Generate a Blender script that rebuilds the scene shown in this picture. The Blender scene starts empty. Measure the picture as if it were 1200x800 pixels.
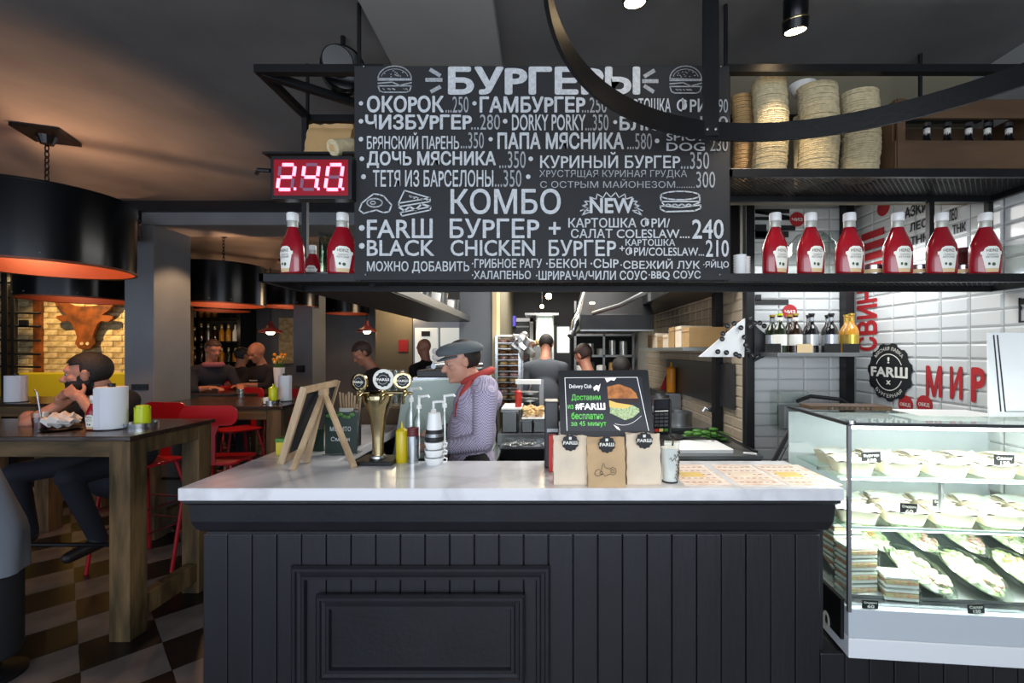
import bpy, bmesh, math, random
from mathutils import Vector, Matrix, Euler
random.seed(7)
C = bpy.context.scene.collection
F, CX, CY, CZ = 533.0, 636.0, 410.0, 1.6      # focal length in pixels, vanishing point, eye height
def P(px, py, Y): return Vector(((px-CX)/F*Y, Y, CZ-(py-CY)/F*Y))
def X(px, Y): return (px-CX)/F*Y
def Z(py, Y): return CZ-(py-CY)/F*Y
R = math.radians
# ---------------- camera, world, lights, exposure ----------------
cam = bpy.data.cameras.new('camera'); camo = bpy.data.objects.new('camera', cam); C.objects.link(camo)
camo.location = (0, 0, CZ); camo.rotation_euler = (R(90), 0, 0)
cam.sensor_width = 36; cam.lens = 36*F/1200
cam.shift_x = -(CX-600)/1200; cam.shift_y = (CY-400)/1200; cam.clip_start = 0.05
bpy.context.scene.camera = camo
w = bpy.data.worlds.new('daylight'); bpy.context.scene.world = w; w.use_nodes = True
w.node_tree.nodes['Background'].inputs[0].default_value = (0.72, 0.82, 1.0, 1)
w.node_tree.nodes['Background'].inputs[1].default_value = 1.0
bpy.context.scene.cycles.transparent_max_bounces = 24
vs = bpy.context.scene.view_settings
vs.view_transform = 'Standard'; vs.look = 'None'; vs.gamma = 1; vs.use_curve_mapping = False; vs.exposure = 0.75
def area(name, loc, rot, sx, sy, power, col=(1,1,1)):
    l = bpy.data.lights.new(name, 'AREA'); l.shape = 'RECTANGLE'; l.size = sx; l.size_y = sy; l.energy = power; l.color = col
    o = bpy.data.objects.new(name, l); C.objects.link(o); o.location = loc; o.rotation_euler = [R(a) for a in rot]; return o
def point(name, loc, power, col=(1,.8,.6), r=.03):
    l = bpy.data.lights.new(name, 'POINT'); l.energy = power; l.color = col; l.shadow_soft_size = r
    o = bpy.data.objects.new(name, l); C.objects.link(o); o.location = loc; return o
def spot(name, loc, target, power, ang, col=(1,.85,.68), blend=.5):
    l = bpy.data.lights.new(name, 'SPOT'); l.energy = power; l.color = col; l.spot_size = R(ang); l.spot_blend = blend; l.shadow_soft_size = .03
    o = bpy.data.objects.new(name, l); C.objects.link(o); o.location = loc
    o.rotation_euler = (Vector(target)-Vector(loc)).to_track_quat('-Z','Y').to_euler(); return o
area('street_window_light', (.5, -1.9, 1.7), (90,0,0), 4.5, 1.8, 60, (.88,.94,1))
area('kitchen_ceiling_light', (.35, 3.3, 2.62), (0,0,0), 1.0, 1.6, 30, (1,.96,.9))
area('kitchen_rear_light', (.2, 5.2, 2.55), (0,0,0), 1.4, 1.2, 34, (1,.95,.86))
area('niche_ceiling_light', (1.7, 2.5, 2.2), (0,0,0), .4, .5, 4.5, (.95,.98,1))
point('rear_room_glow', (-2.2, 7.0, 2.3), 16, (1,.72,.45), .2)
spot('brick_wall_washer', (-5.9, 5.2, 2.75), (-6.0, 6.2, 1.4), 120, 95, (1,.68,.3))
spot('pillar_washer', (-2.9, 4.2, 2.62), (-3.42, 4.25, 1.5), 22, 80, (1,.6,.32))

# ---------------- materials ----------------
def lin(h):
    h = h.lstrip('#'); c = [int(h[i:i+2],16)/255 for i in (0,2,4)]
    return tuple((x/12.92 if x<=.04045 else ((x+.055)/1.055)**2.4) for x in c)+(1,)
MATS = {}
def mat(name, col, rough=.5, metal=0, var=0, vs=20, bump=0, bs=60, emit=0, trans=0, kind=None, col2=None, sc=(1,1,1), coat=0, ecol=None):
    m = bpy.data.materials.new(name); m.use_nodes = True; nt = m.node_tree; N = nt.nodes; L = nt.links
    b = N['Principled BSDF']; b.inputs['Base Color'].default_value = lin(col); b.inputs['Roughness'].default_value = rough
    b.inputs['Metallic'].default_value = metal
    if coat: b.inputs['Coat Weight'].default_value = coat
    if trans: b.inputs['Transmission Weight'].default_value = trans; b.inputs['IOR'].default_value = 1.4
    if emit: b.inputs['Emission Color'].default_value = lin(ecol or col); b.inputs['Emission Strength'].default_value = emit
    if var or bump or kind:
        tc = N.new('ShaderNodeTexCoord'); mp = N.new('ShaderNodeMapping'); mp.inputs['Scale'].default_value = sc
        L.new(tc.outputs['Object'], mp.inputs[0])
        nz = N.new('ShaderNodeTexNoise'); nz.inputs['Scale'].default_value = vs; nz.inputs['Detail'].default_value = 6; L.new(mp.outputs[0], nz.inputs['Vector'])
        if kind == 'check':
            src = N.new('ShaderNodeTexChecker'); src.inputs['Scale'].default_value = vs; L.new(mp.outputs[0], src.inputs['Vector'])
            src.inputs['Color1'].default_value = lin(col); src.inputs['Color2'].default_value = lin(col2); L.new(src.outputs[0], b.inputs['Base Color'])
        elif var:
            rp = N.new('ShaderNodeValToRGB'); a = lin(col); c2 = lin(col2) if col2 else tuple(x*(1-var) for x in a[:3])+(1,)
            rp.color_ramp.elements[0].position = .35; rp.color_ramp.elements[1].position = .65
            if kind == 'vein':
                rp.color_ramp.elements[0].position = .44; rp.color_ramp.elements[1].position = .5
                e = rp.color_ramp.elements.new(.56); e.color = a; rp.color_ramp.elements[0].color = a; rp.color_ramp.elements[1].color = c2
            else:
                rp.color_ramp.elements[0].color = c2; rp.color_ramp.elements[1].color = a
            if kind == 'vein':
                rp.color_ramp.elements[1].color = c2; rp.color_ramp.elements[2].color = a
            L.new(nz.outputs[0], rp.inputs[0]); L.new(rp.outputs[0], b.inputs['Base Color'])
        if bump:
            n2 = N.new('ShaderNodeTexNoise'); n2.inputs['Scale'].default_value = bs; n2.inputs['Detail'].default_value = 5; L.new(mp.outputs[0], n2.inputs['Vector'])
            bp = N.new('ShaderNodeBump'); bp.inputs['Strength'].default_value = bump; bp.inputs['Distance'].default_value = .01
            L.new(n2.outputs[0], bp.inputs['Height']); L.new(bp.outputs[0], b.inputs['Normal'])
    MATS[name] = m; return m
def glassmat(name, tint='#eef6f4', gloss=.08, rough=.03):
    m = bpy.data.materials.new(name); m.use_nodes = True; nt = m.node_tree; N = nt.nodes; L = nt.links
    N.remove(N['Principled BSDF']); out = N['Material Output']
    t = N.new('ShaderNodeBsdfTransparent'); t.inputs[0].default_value = lin(tint)
    g = N.new('ShaderNodeBsdfGlossy'); g.inputs['Roughness'].default_value = rough
    fr = N.new('ShaderNodeFresnel'); fr.inputs['IOR'].default_value = 1.3
    a1 = N.new('ShaderNodeMath'); a1.operation = 'ADD'; a1.use_clamp = True; a1.inputs[1].default_value = gloss; L.new(fr.outputs[0], a1.inputs[0])
    ge = N.new('ShaderNodeNewGeometry'); iv = N.new('ShaderNodeMath'); iv.operation = 'SUBTRACT'; iv.inputs[0].default_value = 1; L.new(ge.outputs['Backfacing'], iv.inputs[1])
    ma = N.new('ShaderNodeMath'); ma.operation = 'MULTIPLY'; L.new(a1.outputs[0], ma.inputs[0]); L.new(iv.outputs[0], ma.inputs[1])
    mx = N.new('ShaderNodeMixShader'); L.new(ma.outputs[0], mx.inputs[0]); L.new(t.outputs[0], mx.inputs[1]); L.new(g.outputs[0], mx.inputs[2])
    L.new(mx.outputs[0], out.inputs[0]); MATS[name] = m; return m
mat('ceil_plaster', '#6c6a69', .85, var=.3, vs=2.2, bump=.25, bs=9)
mat('ceil_light', '#8d8b88', .85, var=.15, vs=2)
mat('olive_wall', '#77705c', .8, var=.15, vs=3)
mat('grey_paint', '#74787c', .75, var=.12, vs=4, bump=.1, bs=30)
mat('dark_paint', '#3c3d3f', .8, var=.2, vs=3)
mat('grout', '#8f8f8c', .9)
mat('black_metal', '#16171a', .42, .3, var=.3, vs=8, bump=.08, bs=80)
mat('black_planks', '#1f2025', .36, 0, var=.25, vs=7, sc=(1,1,.15), bump=.12, bs=70)
mat('black_trim', '#1f2025', .28, 0, var=.2, vs=9, bump=.1, bs=60)
mat('black_plastic', '#121315', .35)
mat('marble', '#e3e3e6', .13, 0, var=.2, vs=2.6, kind='vein', col2='#cfcfd2')
mat('tile_white', '#c8cbcb', .12, 0, bump=.03, bs=12)
mat('tile_beige', '#b9ab97', .22, var=.1, vs=5)
mat('brick', '#c2ab80', .85, var=.35, vs=14, bump=.5, bs=40, col2='#8d764e')
mat('brick_pale', '#cdb98f', .85, var=.3, vs=18, bump=.5, bs=50, col2='#a58f62')
mat('mortar', '#a08c62', .95, var=.2, vs=20)
mat('floor_dark', '#151110', .3, var=.3, vs=9)
mat('floor_light', '#6c6562', .3, var=.35, vs=6, bump=.1, bs=30, col2='#544e4b')
mat('wood_old', '#6e5636', .6, var=.7, vs=14, sc=(1,1,.18), bump=.35, bs=60, col2='#33290f')
mat('wood_oldx', '#6e5636', .6, var=.7, vs=14, sc=(.18,1,1), bump=.35, bs=60, col2='#3a2f18')
mat('wood_top', '#3b2d26', .22, var=.4, vs=8, sc=(.2,1,1), bump=.15, bs=50)
mat('wood_crate', '#5a4128', .7, var=.4, vs=10, sc=(.2,1,1), bump=.3, bs=50)
mat('wood_light', '#c3a988', .55, var=.3, vs=20, sc=(1,1,.2), col2='#a68b6b')
mat('chalkboard', '#191a1d', .7, var=.35, vs=4, bump=.05, bs=100, col2='#202125')
mat('chalk', '#c9cdd0', .9, var=.22, vs=90)
mat('chalk_dim', '#a9adb0', .9, var=.35, vs=120)
mat('red_paint', '#a81722', .35)
mat('red_sign', '#a82027', .6)
mat('red_dark', '#5c1a20', .5)
mat('ketchup', '#8e1220', .18, coat=.5)
mat('ketchup_cap', '#e4e4e2', .35)
mat('label_white', '#e9e8df', .5)
mat('label_tan', '#d8bd90', .5)
mat('label_grey', '#b7b7ae', .4, .3)
mat('ink', '#15171a', .6)
mat('ink_green', '#3e5a3c', .6)
mat('white_plastic', '#eef0ef', .35)
mat('white_paper', '#efefec', .75)
mat('towel', '#dfe3ea', .9, bump=.15, bs=120)
mat('kraft', '#c9a97f', .75, var=.12, vs=8, bump=.25, bs=18)
mat('kraft_pale', '#e2d2ba', .75, var=.1, vs=8, bump=.3, bs=14)
mat('kraft_dim', '#b08e5e', .8, var=.15, vs=6)
mat('pulp', '#cabb95', .85, var=.25, vs=60)
mat('steel', '#b8bcbf', .24, .95, var=.1, vs=30)
mat('steel_dull', '#8d9092', .4, .9)
mat('brass', '#b0a078', .14, 1, var=.1, vs=8)
mat('copper', '#6a3018', .45, .3)
mat('rust', '#8a4a1e', .6, .3, var=.6, vs=7, col2='#4b2a14')
mat('lamp_black', '#0d0e11', .2, .4)
mat('mustard', '#c9b318', .3); mat('lime', '#c5d419', .3)
mat('skin', '#b98067', .5, var=.12, vs=30); mat('skin_pale', '#c7937c', .5); mat('skin_dim', '#a06a50', .55)
mat('hair_dark', '#17110f', .6, bump=.6, bs=160); mat('hair_brown', '#33201a', .6, bump=.6, bs=150)
mat('shirt_check', '#d2c8dc', .8, kind='check', col2='#837b9a', vs=150)
mat('cloth_black', '#131317', .85, bump=.2, bs=25); mat('cloth_navy', '#1b1e28', .85); mat('cloth_grey', '#50565e', .85, bump=.2, bs=25)
mat('cloth_jeans', '#1c1f28', .8); mat('cloth_red', '#b3413c', .8); mat('cloth_pink', '#8d5259', .85); mat('cap_grey', '#5c6468', .85, bump=.3, bs=120)
mat('blur_grey', '#6b727c', .9, bump=.2, bs=20); mat('white_cloth', '#dad8d4', .8, bump=.3, bs=15)
mat('shoe', '#221c1a', .5)
mat('bulb', '#fff2d8', .3, emit=14, ecol='#ffdca8'); mat('bulb_soft', '#ffe0b0', .3, emit=5, ecol='#ffc98a')
mat('star_bulb', '#fff2d8', .3, emit=40, ecol='#ffe0b0')
mat('led_on', '#ffb8c4', .3, emit=2.2, ecol='#ff5a78'); mat('led_core', '#ffe0e4', .3, emit=3.0, ecol='#ffb0bc'); mat('led_off', '#8a5a72', .4)
mat('led_panel', '#4a0816', .3, emit=.35, ecol='#a0041c')
mat('led_strip', '#ffffff', .3, emit=9)
mat('screen_dark', '#2c2d33', .3, emit=.08); mat('screen_white', '#e8e8e8', .4, emit=.5); mat('screen_green', '#5cc04c', .4, emit=.35)
mat('screen_bun', '#b9783c', .4, emit=.25, var=.5, vs=40, col2='#7a3d1c'); mat('screen_leaf', '#7fa050', .4, emit=.2, var=.6, vs=160, col2='#d8dcc0'); mat('screen_cheese', '#dcb860', .4, emit=.3)
mat('screen_patty', '#3a1f18', .4)
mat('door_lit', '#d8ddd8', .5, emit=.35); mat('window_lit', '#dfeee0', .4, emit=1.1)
mat('green_card', '#0f2a20', .4); mat('green_leaf', '#4f8a34', .5, var=.5, vs=60)
mat('bottle_brown', '#2a1a10', .08, coat=.6); mat('bottle_black', '#101114', .08, coat=.6); mat('bottle_green', '#1c2616', .08, coat=.6); mat('bottle_amber', '#b8802a', .1, coat=.6); mat('bottle_blue', '#2a3a5c', .2)
mat('gold_foil', '#c9a84c', .3, .8); mat('silver_foil', '#b9bdc2', .3, .8)
mat('lettuce', '#a9c07a', .6, var=.6, vs=60, col2='#e9ecd8', bump=.5, bs=60); mat('meat', '#b0605a', .6, var=.5, vs=50, col2='#e8d4c8'); mat('bread', '#d2a76a', .7, var=.4, vs=30, col2='#e9cf9e')
mat('filling', '#b8c48c', .6, var=.6, vs=70, col2='#c87a6a'); mat('bun_brown', '#8a5a34', .6, var=.4, vs=25)
mat('case_white', '#b9c0c6', .35); mat('case_light', '#dfe2e6', .3); mat('case_back', '#c0c6ca', .3)
mat('pos_red', '#c8342c', .4); mat('orange', '#d98a1c', .4)
mat('placemat', '#d9b49a', .45, var=.5, vs=16, col2='#efe6dc', sc=(1,3,1)); mat('line_white', '#f4f0ea', .5); mat('yellow_print', '#e0c070', .5)
mat('yellow_bench', '#a89a1c', .5); mat('purple_screen', '#4a3fb0', .4, emit=.8)
mat('fridge_dark', '#3a3d40', .35, .3); mat('mint', '#c2d4cc', .3)
glassmat('glass'); glassmat('glass_case', '#f8fcfa', .02); glassmat('clear_plastic', '#f4f8f6', .14, .12)
glassmat('green_glass', '#e8f5ef', .1, .05); glassmat('bag_plastic', '#e8e8e4', .45, .35)
M = MATS
# ---------------- mesh helpers ----------------
OFF = {}
def V3(p): return Vector(p)
class MB:
    def __init__(s): s.v = []; s.f = []
    def add(s, vs_, fs): 
        n = len(s.v); s.v += [tuple(v) for v in vs_]; s.f += [tuple(i+n for i in f) for f in fs]; return s
    def box(s, x0,x1,y0,y1,z0,z1):
        v = [(x,y,z) for x in (x0,x1) for y in (y0,y1) for z in (z0,z1)]
        return s.add(v, [(0,1,3,2),(4,6,7,5),(0,4,5,1),(2,3,7,6),(0,2,6,4),(1,5,7,3)])
    def obox(s, c, size, rot=(0,0,0)):
        m = Matrix.Translation(c) @ Euler([R(a) for a in rot]).to_matrix().to_4x4(); h = [a/2 for a in size]
        v = [m@Vector((x*h[0],y*h[1],z*h[2])) for x in (-1,1) for y in (-1,1) for z in (-1,1)]
        return s.add(v, [(0,1,3,2),(4,6,7,5),(0,4,5,1),(2,3,7,6),(0,2,6,4),(1,5,7,3)])
    def beam(s, a, b, w, h=None, up=(0,0,1)):
        a = V3(a); b = V3(b); h = h or w; d = (b-a).normalized(); u = Vector(up)
        if abs(d.dot(u)) > .99: u = Vector((0,1,0))
        sd = d.cross(u).normalized()*w/2; uu = sd.cross(d).normalized()*h/2
        v = [p+i*sd+j*uu for p in (a,b) for i,j in ((-1,-1),(1,-1),(1,1),(-1,1))]
        return s.add(v, [(0,1,2,3),(7,6,5,4),(0,4,5,1),(1,5,6,2),(2,6,7,3),(3,7,4,0)])
    def tube(s, pts, r, n=8, cap=True, closed=False):
        pts = [V3(p) for p in pts]; rs = r if isinstance(r,(list,tuple)) else [r]*len(pts); base = len(s.v); prev = None; m = len(pts)
        for i,p in enumerate(pts):
            d = (pts[min(i+1,m-1)]-pts[max(i-1,0)])
            if closed: d = pts[(i+1)%m]-pts[(i-1)%m]
            d.normalize()
            a = prev if prev is not None else (Vector((0,0,1)) if abs(d.z)<.9 else Vector((1,0,0)))
            a = (a-d*a.dot(d)).normalized(); prev = a; b = d.cross(a)
            s.v += [tuple(p+(a*math.cos(2*math.pi*k/n)+b*math.sin(2*math.pi*k/n))*rs[i]) for k in range(n)]
        for i in range(m if closed else m-1):
            for k in range(n):
                j = (i+1)%m
                s.f.append((base+i*n+k, base+i*n+(k+1)%n, base+j*n+(k+1)%n, base+j*n+k))
        if cap and not closed: s.f.append(tuple(base+k for k in range(n))[::-1]); s.f.append(tuple(base+(m-1)*n+k for k in range(n)))
        return s
    def lathe(s, prof, c=(0,0,0), n=24, sx=1, sy=1, caps=True, mtx=None):
        base = len(s.v); c = V3(c)
        for r,z in prof:
            for k in range(n):
                a = 2*math.pi*k/n; q = Vector((r*sx*math.cos(a), r*sy*math.sin(a), z))
                s.v.append(tuple((mtx@q if mtx else q)+c))
        for i in range(len(prof)-1):
            for k in range(n): s.f.append((base+i*n+k, base+i*n+(k+1)%n, base+(i+1)*n+(k+1)%n, base+(i+1)*n+k))
        if caps:
            if prof[0][0] > 1e-5: s.f.append(tuple(base+k for k in range(n))[::-1])
            if prof[-1][0] > 1e-5: s.f.append(tuple(base+(len(prof)-1)*n+k for k in range(n)))
        return s
    def ell(s, c, r, rot=None, n=16, m=10):
        if not isinstance(r,(tuple,list)): r = (r,r,r)
        mt = rot if rot is not None else Matrix.Identity(3); base = len(s.v); c = V3(c)
        s.v.append(tuple(c+mt@Vector((0,0,-r[2]))))
        for i in range(1,m):
            t = -math.pi/2+math.pi*i/m
            for k in range(n):
                a = 2*math.pi*k/n; s.v.append(tuple(c+mt@Vector((r[0]*math.cos(t)*math.cos(a), r[1]*math.cos(t)*math.sin(a), r[2]*math.sin(t)))))
        s.v.append(tuple(c+mt@Vector((0,0,r[2])))); top = len(s.v)-1
        for k in range(n): s.f.append((base, base+1+(k+1)%n, base+1+k)); s.f.append((top, base+1+(m-2)*n+k, base+1+(m-2)*n+(k+1)%n))
        for i in range(m-2):
            for k in range(n): s.f.append((base+1+i*n+k, base+1+i*n+(k+1)%n, base+1+(i+1)*n+(k+1)%n, base+1+(i+1)*n+k))
        return s
    def poly(s, pts, o, ux, uy, depth):
        """extruded 2-D outline: o + x*ux + y*uy, thickened along the normal by depth"""
        ux = V3(ux); uy = V3(uy); nn = ux.cross(uy).normalized()*depth; o = V3(o)
        a = [o+ux*p[0]+uy*p[1] for p in pts]; n = len(a)
        return s.add(a+[q+nn for q in a], [tuple(range(n))[::-1], tuple(range(n,2*n))]+[(i,(i+1)%n,n+(i+1)%n,n+i) for i in range(n)])
    def text(s, t, o, ux, uy, w, h, bold=0, fn=None, lift=0, slant=0):
        vs_, fs, n0_, m0_ = TXT[(t,bold)]
        if fn: vs_ = vs_[:n0_]; fs = fs[:m0_]
        ux = V3(ux); uy = V3(uy); o = V3(o); nn = ux.cross(uy).normalized()*lift
        out = []
        nz = ux.cross(uy).normalized()*.00012
        for x,y,lay in vs_:
            q = (x*w+slant*y*h, y*h)
            out.append(fn(q[0],q[1]) if fn else o+ux*q[0]+uy*q[1]+nn+nz*lay)
        return s.add(out, fs)
    def xf(s, m): s.v = [tuple(m@Vector(v)) for v in s.v]; return s
    def build(s, name, m, parent=None, smooth=False, bevel=0, local=False, solid=0, ang=40, kind=None, label=None, sub=0):
        off = Vector((0,0,0))
        if parent is not None and not local: off = OFF.get(parent.name, Vector((0,0,0)))
        me = bpy.data.meshes.new(name); me.from_pydata([(v[0]-off[0],v[1]-off[1],v[2]-off[2]) for v in s.v], [], s.f); me.update()
        bm = bmesh.new(); bm.from_mesh(me); bmesh.ops.recalc_face_normals(bm, faces=bm.faces); bm.to_mesh(me); bm.free()
        me.materials.append(M[m] if isinstance(m,str) else m)
        o = bpy.data.objects.new(name, me); C.objects.link(o)
        if parent is not None: o.parent = parent; OFF[o.name] = off
        if smooth:
            me.polygons.foreach_set('use_smooth', [True]*len(me.polygons)); me.set_sharp_from_angle(angle=R(ang))
        if solid: md = o.modifiers.new('s','SOLIDIFY'); md.thickness = solid; md.offset = 0
        if bevel: md = o.modifiers.new('b','BEVEL'); md.width = bevel; md.segments = 2; md.limit_method = 'ANGLE'
        if sub: md = o.modifiers.new('u','SUBSURF'); md.levels = sub; md.render_levels = sub
        if kind: o['kind'] = kind
        if label: o['label'] = label
        return o
def tag(o, label, cat, group=None):
    o['label'] = label; o['category'] = cat
    if group: o['group'] = group
    return o
def thing(name, label, cat, loc=(0,0,0), rotz=0, group=None):
    o = bpy.data.objects.new(name, None); C.objects.link(o); o.location = loc; o.rotation_euler = (0,0,rotz); o.empty_display_size = .05
    OFF[o.name] = Vector(loc); return tag(o, label, cat, group)
def struct(o): o['kind'] = 'structure'; return o
def dup(root, loc, rotz=0, label=None, group=None, scale=None, cat=None):
    r = root.copy(); C.objects.link(r); r.location = loc; r.rotation_euler = (0,0,rotz)
    if scale: r.scale = (scale,)*3
    if label: r['label'] = label
    if group: r['group'] = group
    if cat: r['category'] = cat
    def rec(a, b):
        for ch in a.children:
            c = ch.copy(); C.objects.link(c); c.parent = b; rec(ch, c)
    rec(root, r); return r
def rr(w, h, r, n=4):
    pts = []
    for cx_,cy_,a0 in ((w-r,h-r,0),(r,h-r,90),(r,r,180),(w-r,r,270)):
        for k in range(n+1): a = R(a0+90*k/n); pts.append((cx_+r*math.cos(a), cy_+r*math.sin(a)))
    return pts
# ---------------- lettering (all outlines made in one pass) ----------------
BOARD = [('БУРГЕРЫ',525,78,750,111,3),
 ('ОКОРОК',430,112,520,132,2),('...250',522,113,549,132,0),('ГАМБУРГЕР',562,113,686,132,2),('...250',682,114,711,132,0),('КАРТОШКА',729,115,786,132,1),('ФРИ...',793,115,840,132,1),('90',842,116,853,132,0),
 ('ЧИЗБУРГЕР',428,134,553,152,2),('...280',552,134,586,152,0),('DORKY PORKY',600,134,686,153,1),('...350',686,134,713,153,0),('БЛЮЗ',726,136,790,153,2),('...150',800,136,853,152,0),
 ('БРЯНСКИЙ ПАРЕНЬ',430,155,538,175,1),('...350',540,155,567,174,0),('ПАПА МЯСНИКА',583,155,731,175,2),('...580',735,156,764,175,0),('SPICY',781,156,826,165,1),('DOG',781,167,826,177,1),('230',832,162,853,177,0),
 ('ДОЧЬ МЯСНИКА',430,177,581,197,2),('...350',585,177,616,197,0),('КУРИНЫЙ БУРГЕР',633,178,797,197,1),('...350',798,178,831,198,0),
 ('ТЕТЯ ИЗ БАРСЕЛОНЫ',437,199,578,219,1),('...350',580,199,611,219,0),('ХРУСТЯЩАЯ КУРИНАЯ ГРУДКА',632,199,805,209,0),('С ОСТРЫМ МАЙОНЕЗОМ........',633,210,814,220,0),('300',816,201,838,220,0),
 ('КОМБО',528,221,657,251,1),('NEW',691,232,743,250,2),
 ('FARШ',430,256,507,279,1),('БУРГЕР',527,256,632,279,1),('+',643,260,657,275,1),('КАРТОШКА ФРИ/',666,255,785,267,1),('САЛАТ COLESLAW....',669,268,808,279,1),('240',811,257,848,280,1),
 ('BLACK',430,281,509,300,1),('CHICKEN',528,281,627,300,1),('БУРГЕР',643,281,722,300,1),('+',726,288,732,294,1),('КАРТОШКА',733,280,791,288,1),('ФРИ/COLESLAW...',733,289,825,300,1),('210',827,281,854,301,1),
 ('МОЖНО ДОБАВИТЬ',430,306,550,320,1),('·ГРИБНОЕ РАГУ',553,303,635,314,1),('·БЕКОН',640,303,687,314,1),('·СЫР',692,303,725,314,1),('·СВЕЖИЙ ЛУК',727,303,820,315,1),('·ЯЙЦО',824,304,854,315,1),
 ('·ХАЛАПЕНЬО',553,317,622,327,1),('·ШРИРАЧА/ЧИЛИ СОУС',628,317,758,328,1),('·BBQ СОУС',760,317,821,328,1)]
need = {(b[0],b[5]) for b in BOARD} | {(t,b) for t,b in [('HEINZ',2),('TOMATO',1),('KETCHUP',1),('FARШ',3),('МЯСНАЯ ЛАВКА',2),('БУРГЕРНАЯ',2),('МИР',3),('СВИНИНА',3),('Delivery Club',0),('Доставим',1),('из',1),('#',2),('бесплатно',1),('за 45 минут',1),
  ('МОХИТО',1),('Смузи',1),('Сэндвич',1),('60',2),('Салат',1),('150',2),('Бургер',1),('АЗКИ',2),('ЛЕО',2),('ТНК',2),('10',2),('x',2),('М',3),('И',3),('Р',3),('С',3),('В',3),('Н',3),('А',3),('Г',3),('К',3),('ЧИЗ',2),('И',2),('Г',2),('К',2),('FARШ',2),('ОБЕД',1),('!',2)]}
TXT = {}
tmp = []
for t in sorted({n[0] for n in need}):
    cu = bpy.data.curves.new('t','FONT'); cu.body = t.replace('Р','P').replace('Ф','Φ'); cu.size = 1; cu.resolution_u = 3
    o = bpy.data.objects.new('t', cu); C.objects.link(o); tmp.append((t,o))
bpy.context.view_layer.update(); dg = bpy.context.evaluated_depsgraph_get(); RAW = {}
for t,o in tmp:
    me = bpy.data.meshes.new_from_object(o.evaluated_get(dg)); RAW[t] = ([tuple(v.co[:2]) for v in me.vertices], [tuple(p.vertices) for p in me.polygons]); bpy.data.meshes.remove(me)
for t,b in need:      # a heavier stroke = the same outline drawn again, shifted by a stroke's width, each pass a hair in front of the last
    d = (0,.014,.028,.036)[b]; v0,f0 = RAW[t]; vv = []; ff = []
    sh_ = [(0,0)] if b == 0 else [(0,0)]+[(d*math.cos(k*math.pi/4),d*math.sin(k*math.pi/4)) for k in range(8)]
    for lay,(dx,dy) in enumerate(sh_): base = len(vv); vv += [(x+dx,y+dy,lay) for x,y in v0]; ff += [tuple(i_+base for i_ in f_) for f_ in f0]
    xs = [v[0] for v in vv]; ys = [v[1] for v in vv]; x0,x1,y0,y1 = min(xs),max(xs),min(ys),max(ys)
    TXT[(t,b)] = ([((v[0]-x0)/(x1-x0),(v[1]-y0)/(y1-y0),v[2]) for v in vv], ff, len(v0), len(f0))
for t,o in tmp: cu = o.data; bpy.data.objects.remove(o); bpy.data.curves.remove(cu)
# ---------------- the setting ----------------
def fl_checker():
    m = mat('floor_far', '#4b4442', .35); nt = m.node_tree; N = nt.nodes; L = nt.links
    tc = N.new('ShaderNodeTexCoord'); mp = N.new('ShaderNodeMapping'); L.new(tc.outputs['Object'], mp.inputs[0])
    ch = N.new('ShaderNodeTexChecker'); ch.inputs['Scale'].default_value = 1/.315; L.new(mp.outputs[0], ch.inputs['Vector'])
    mp.inputs['Rotation'].default_value = (0,0,R(-46.7)); ch.inputs['Color1'].default_value = lin('#2a2322'); ch.inputs['Color2'].default_value = lin('#6b6460')
    L.new(ch.outputs[0], N['Principled BSDF'].inputs['Base Color'])
fl_checker()
floor = struct(MB().box(-8.2,3.2,-2,9,-.06,-.003).build('floor','floor_far'))
ft = MB().box(-.156,.156,-.156,.156,-.005,0).build('tile','floor_dark', floor); ft2 = ft.copy(); ft2.data = ft.data.copy(); ft2.data.materials[0] = M['floor_light']; C.objects.link(ft2)
TV = Vector((.686,.728,0)); TU = Vector((-.728,.686,0)); O0 = Vector((-2.30,2.262,0)); first = {0:ft,1:ft2}; used = {0:0,1:0}; cnt = 0
for i in range(-14,16):
    for j in range(-12,16):
        c = O0+TV*.315*(i+.5)+TU*.315*(j+.5)
        if c.y < 1.2 or c.y > 5.6: continue
        px = CX+F*c.x/c.y
        if px < -30 or px > 330 or c.x > -1.2: continue
        k = (i+j)%2; o = first[k] if not used[k] else first[k].copy()
        if used[k]: C.objects.link(o)
        used[k] += 1; o.location = (c.x,c.y,0); o.rotation_euler = (0,0,R(46.7)); cnt += 1
ceil = struct(MB().box(-8.2,3.2,-2,9,2.9,3.0).build('ceiling','ceil_plaster'))
struct(MB().box(-.66,-.18,-2,2.4,2.85,2.9).build('trim_1','ceil_light'))
struct(MB().box(-8,-.4,3.96,4.08,2.81,2.9).build('trim_2','black_metal'))
struct(MB().box(-3.68,-.47,4.0,4.42,2.70,2.81).build('trim_3','grey_paint'))
struct(MB().box(-3.68,-3.42,4.0,4.42,0,2.70).build('pillar','grey_paint', bevel=.006))
struct(MB().box(-3.62,-3.34,6.6,7.0,0,2.9).build('pillar','grey_paint', bevel=.006))
struct(MB().box(-.79,-.475,4.3,4.62,0,2.9).build('pillar','grey_paint', bevel=.006))
struct(MB().box(-.475,-.435,4.28,4.62,0,2.7).build('trim_4','label_tan'))
struct(MB().box(-8.2,-8,-2,9,0,2.9).build('wall_left','dark_paint'))
struct(MB().box(-8,-.5,8.6,8.75,0,2.9).build('wall_back','grey_paint'))
struct(MB().box(-.47,1.36,6.9,7.05,0,2.9).build('wall_kitchen_back','dark_paint'))
struct(MB().box(-.5,-.44,4.62,7,0,2.9).build('wall_kitchen_left','olive_wall'))
wr = struct(MB().box(2.036,2.2,-2,3.1,0,2.9).build('wall_right','grout'))
wn = struct(MB().box(1.36,2.04,2.956,3.1,0,2.9).build('wall_niche','grout'))
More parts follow.
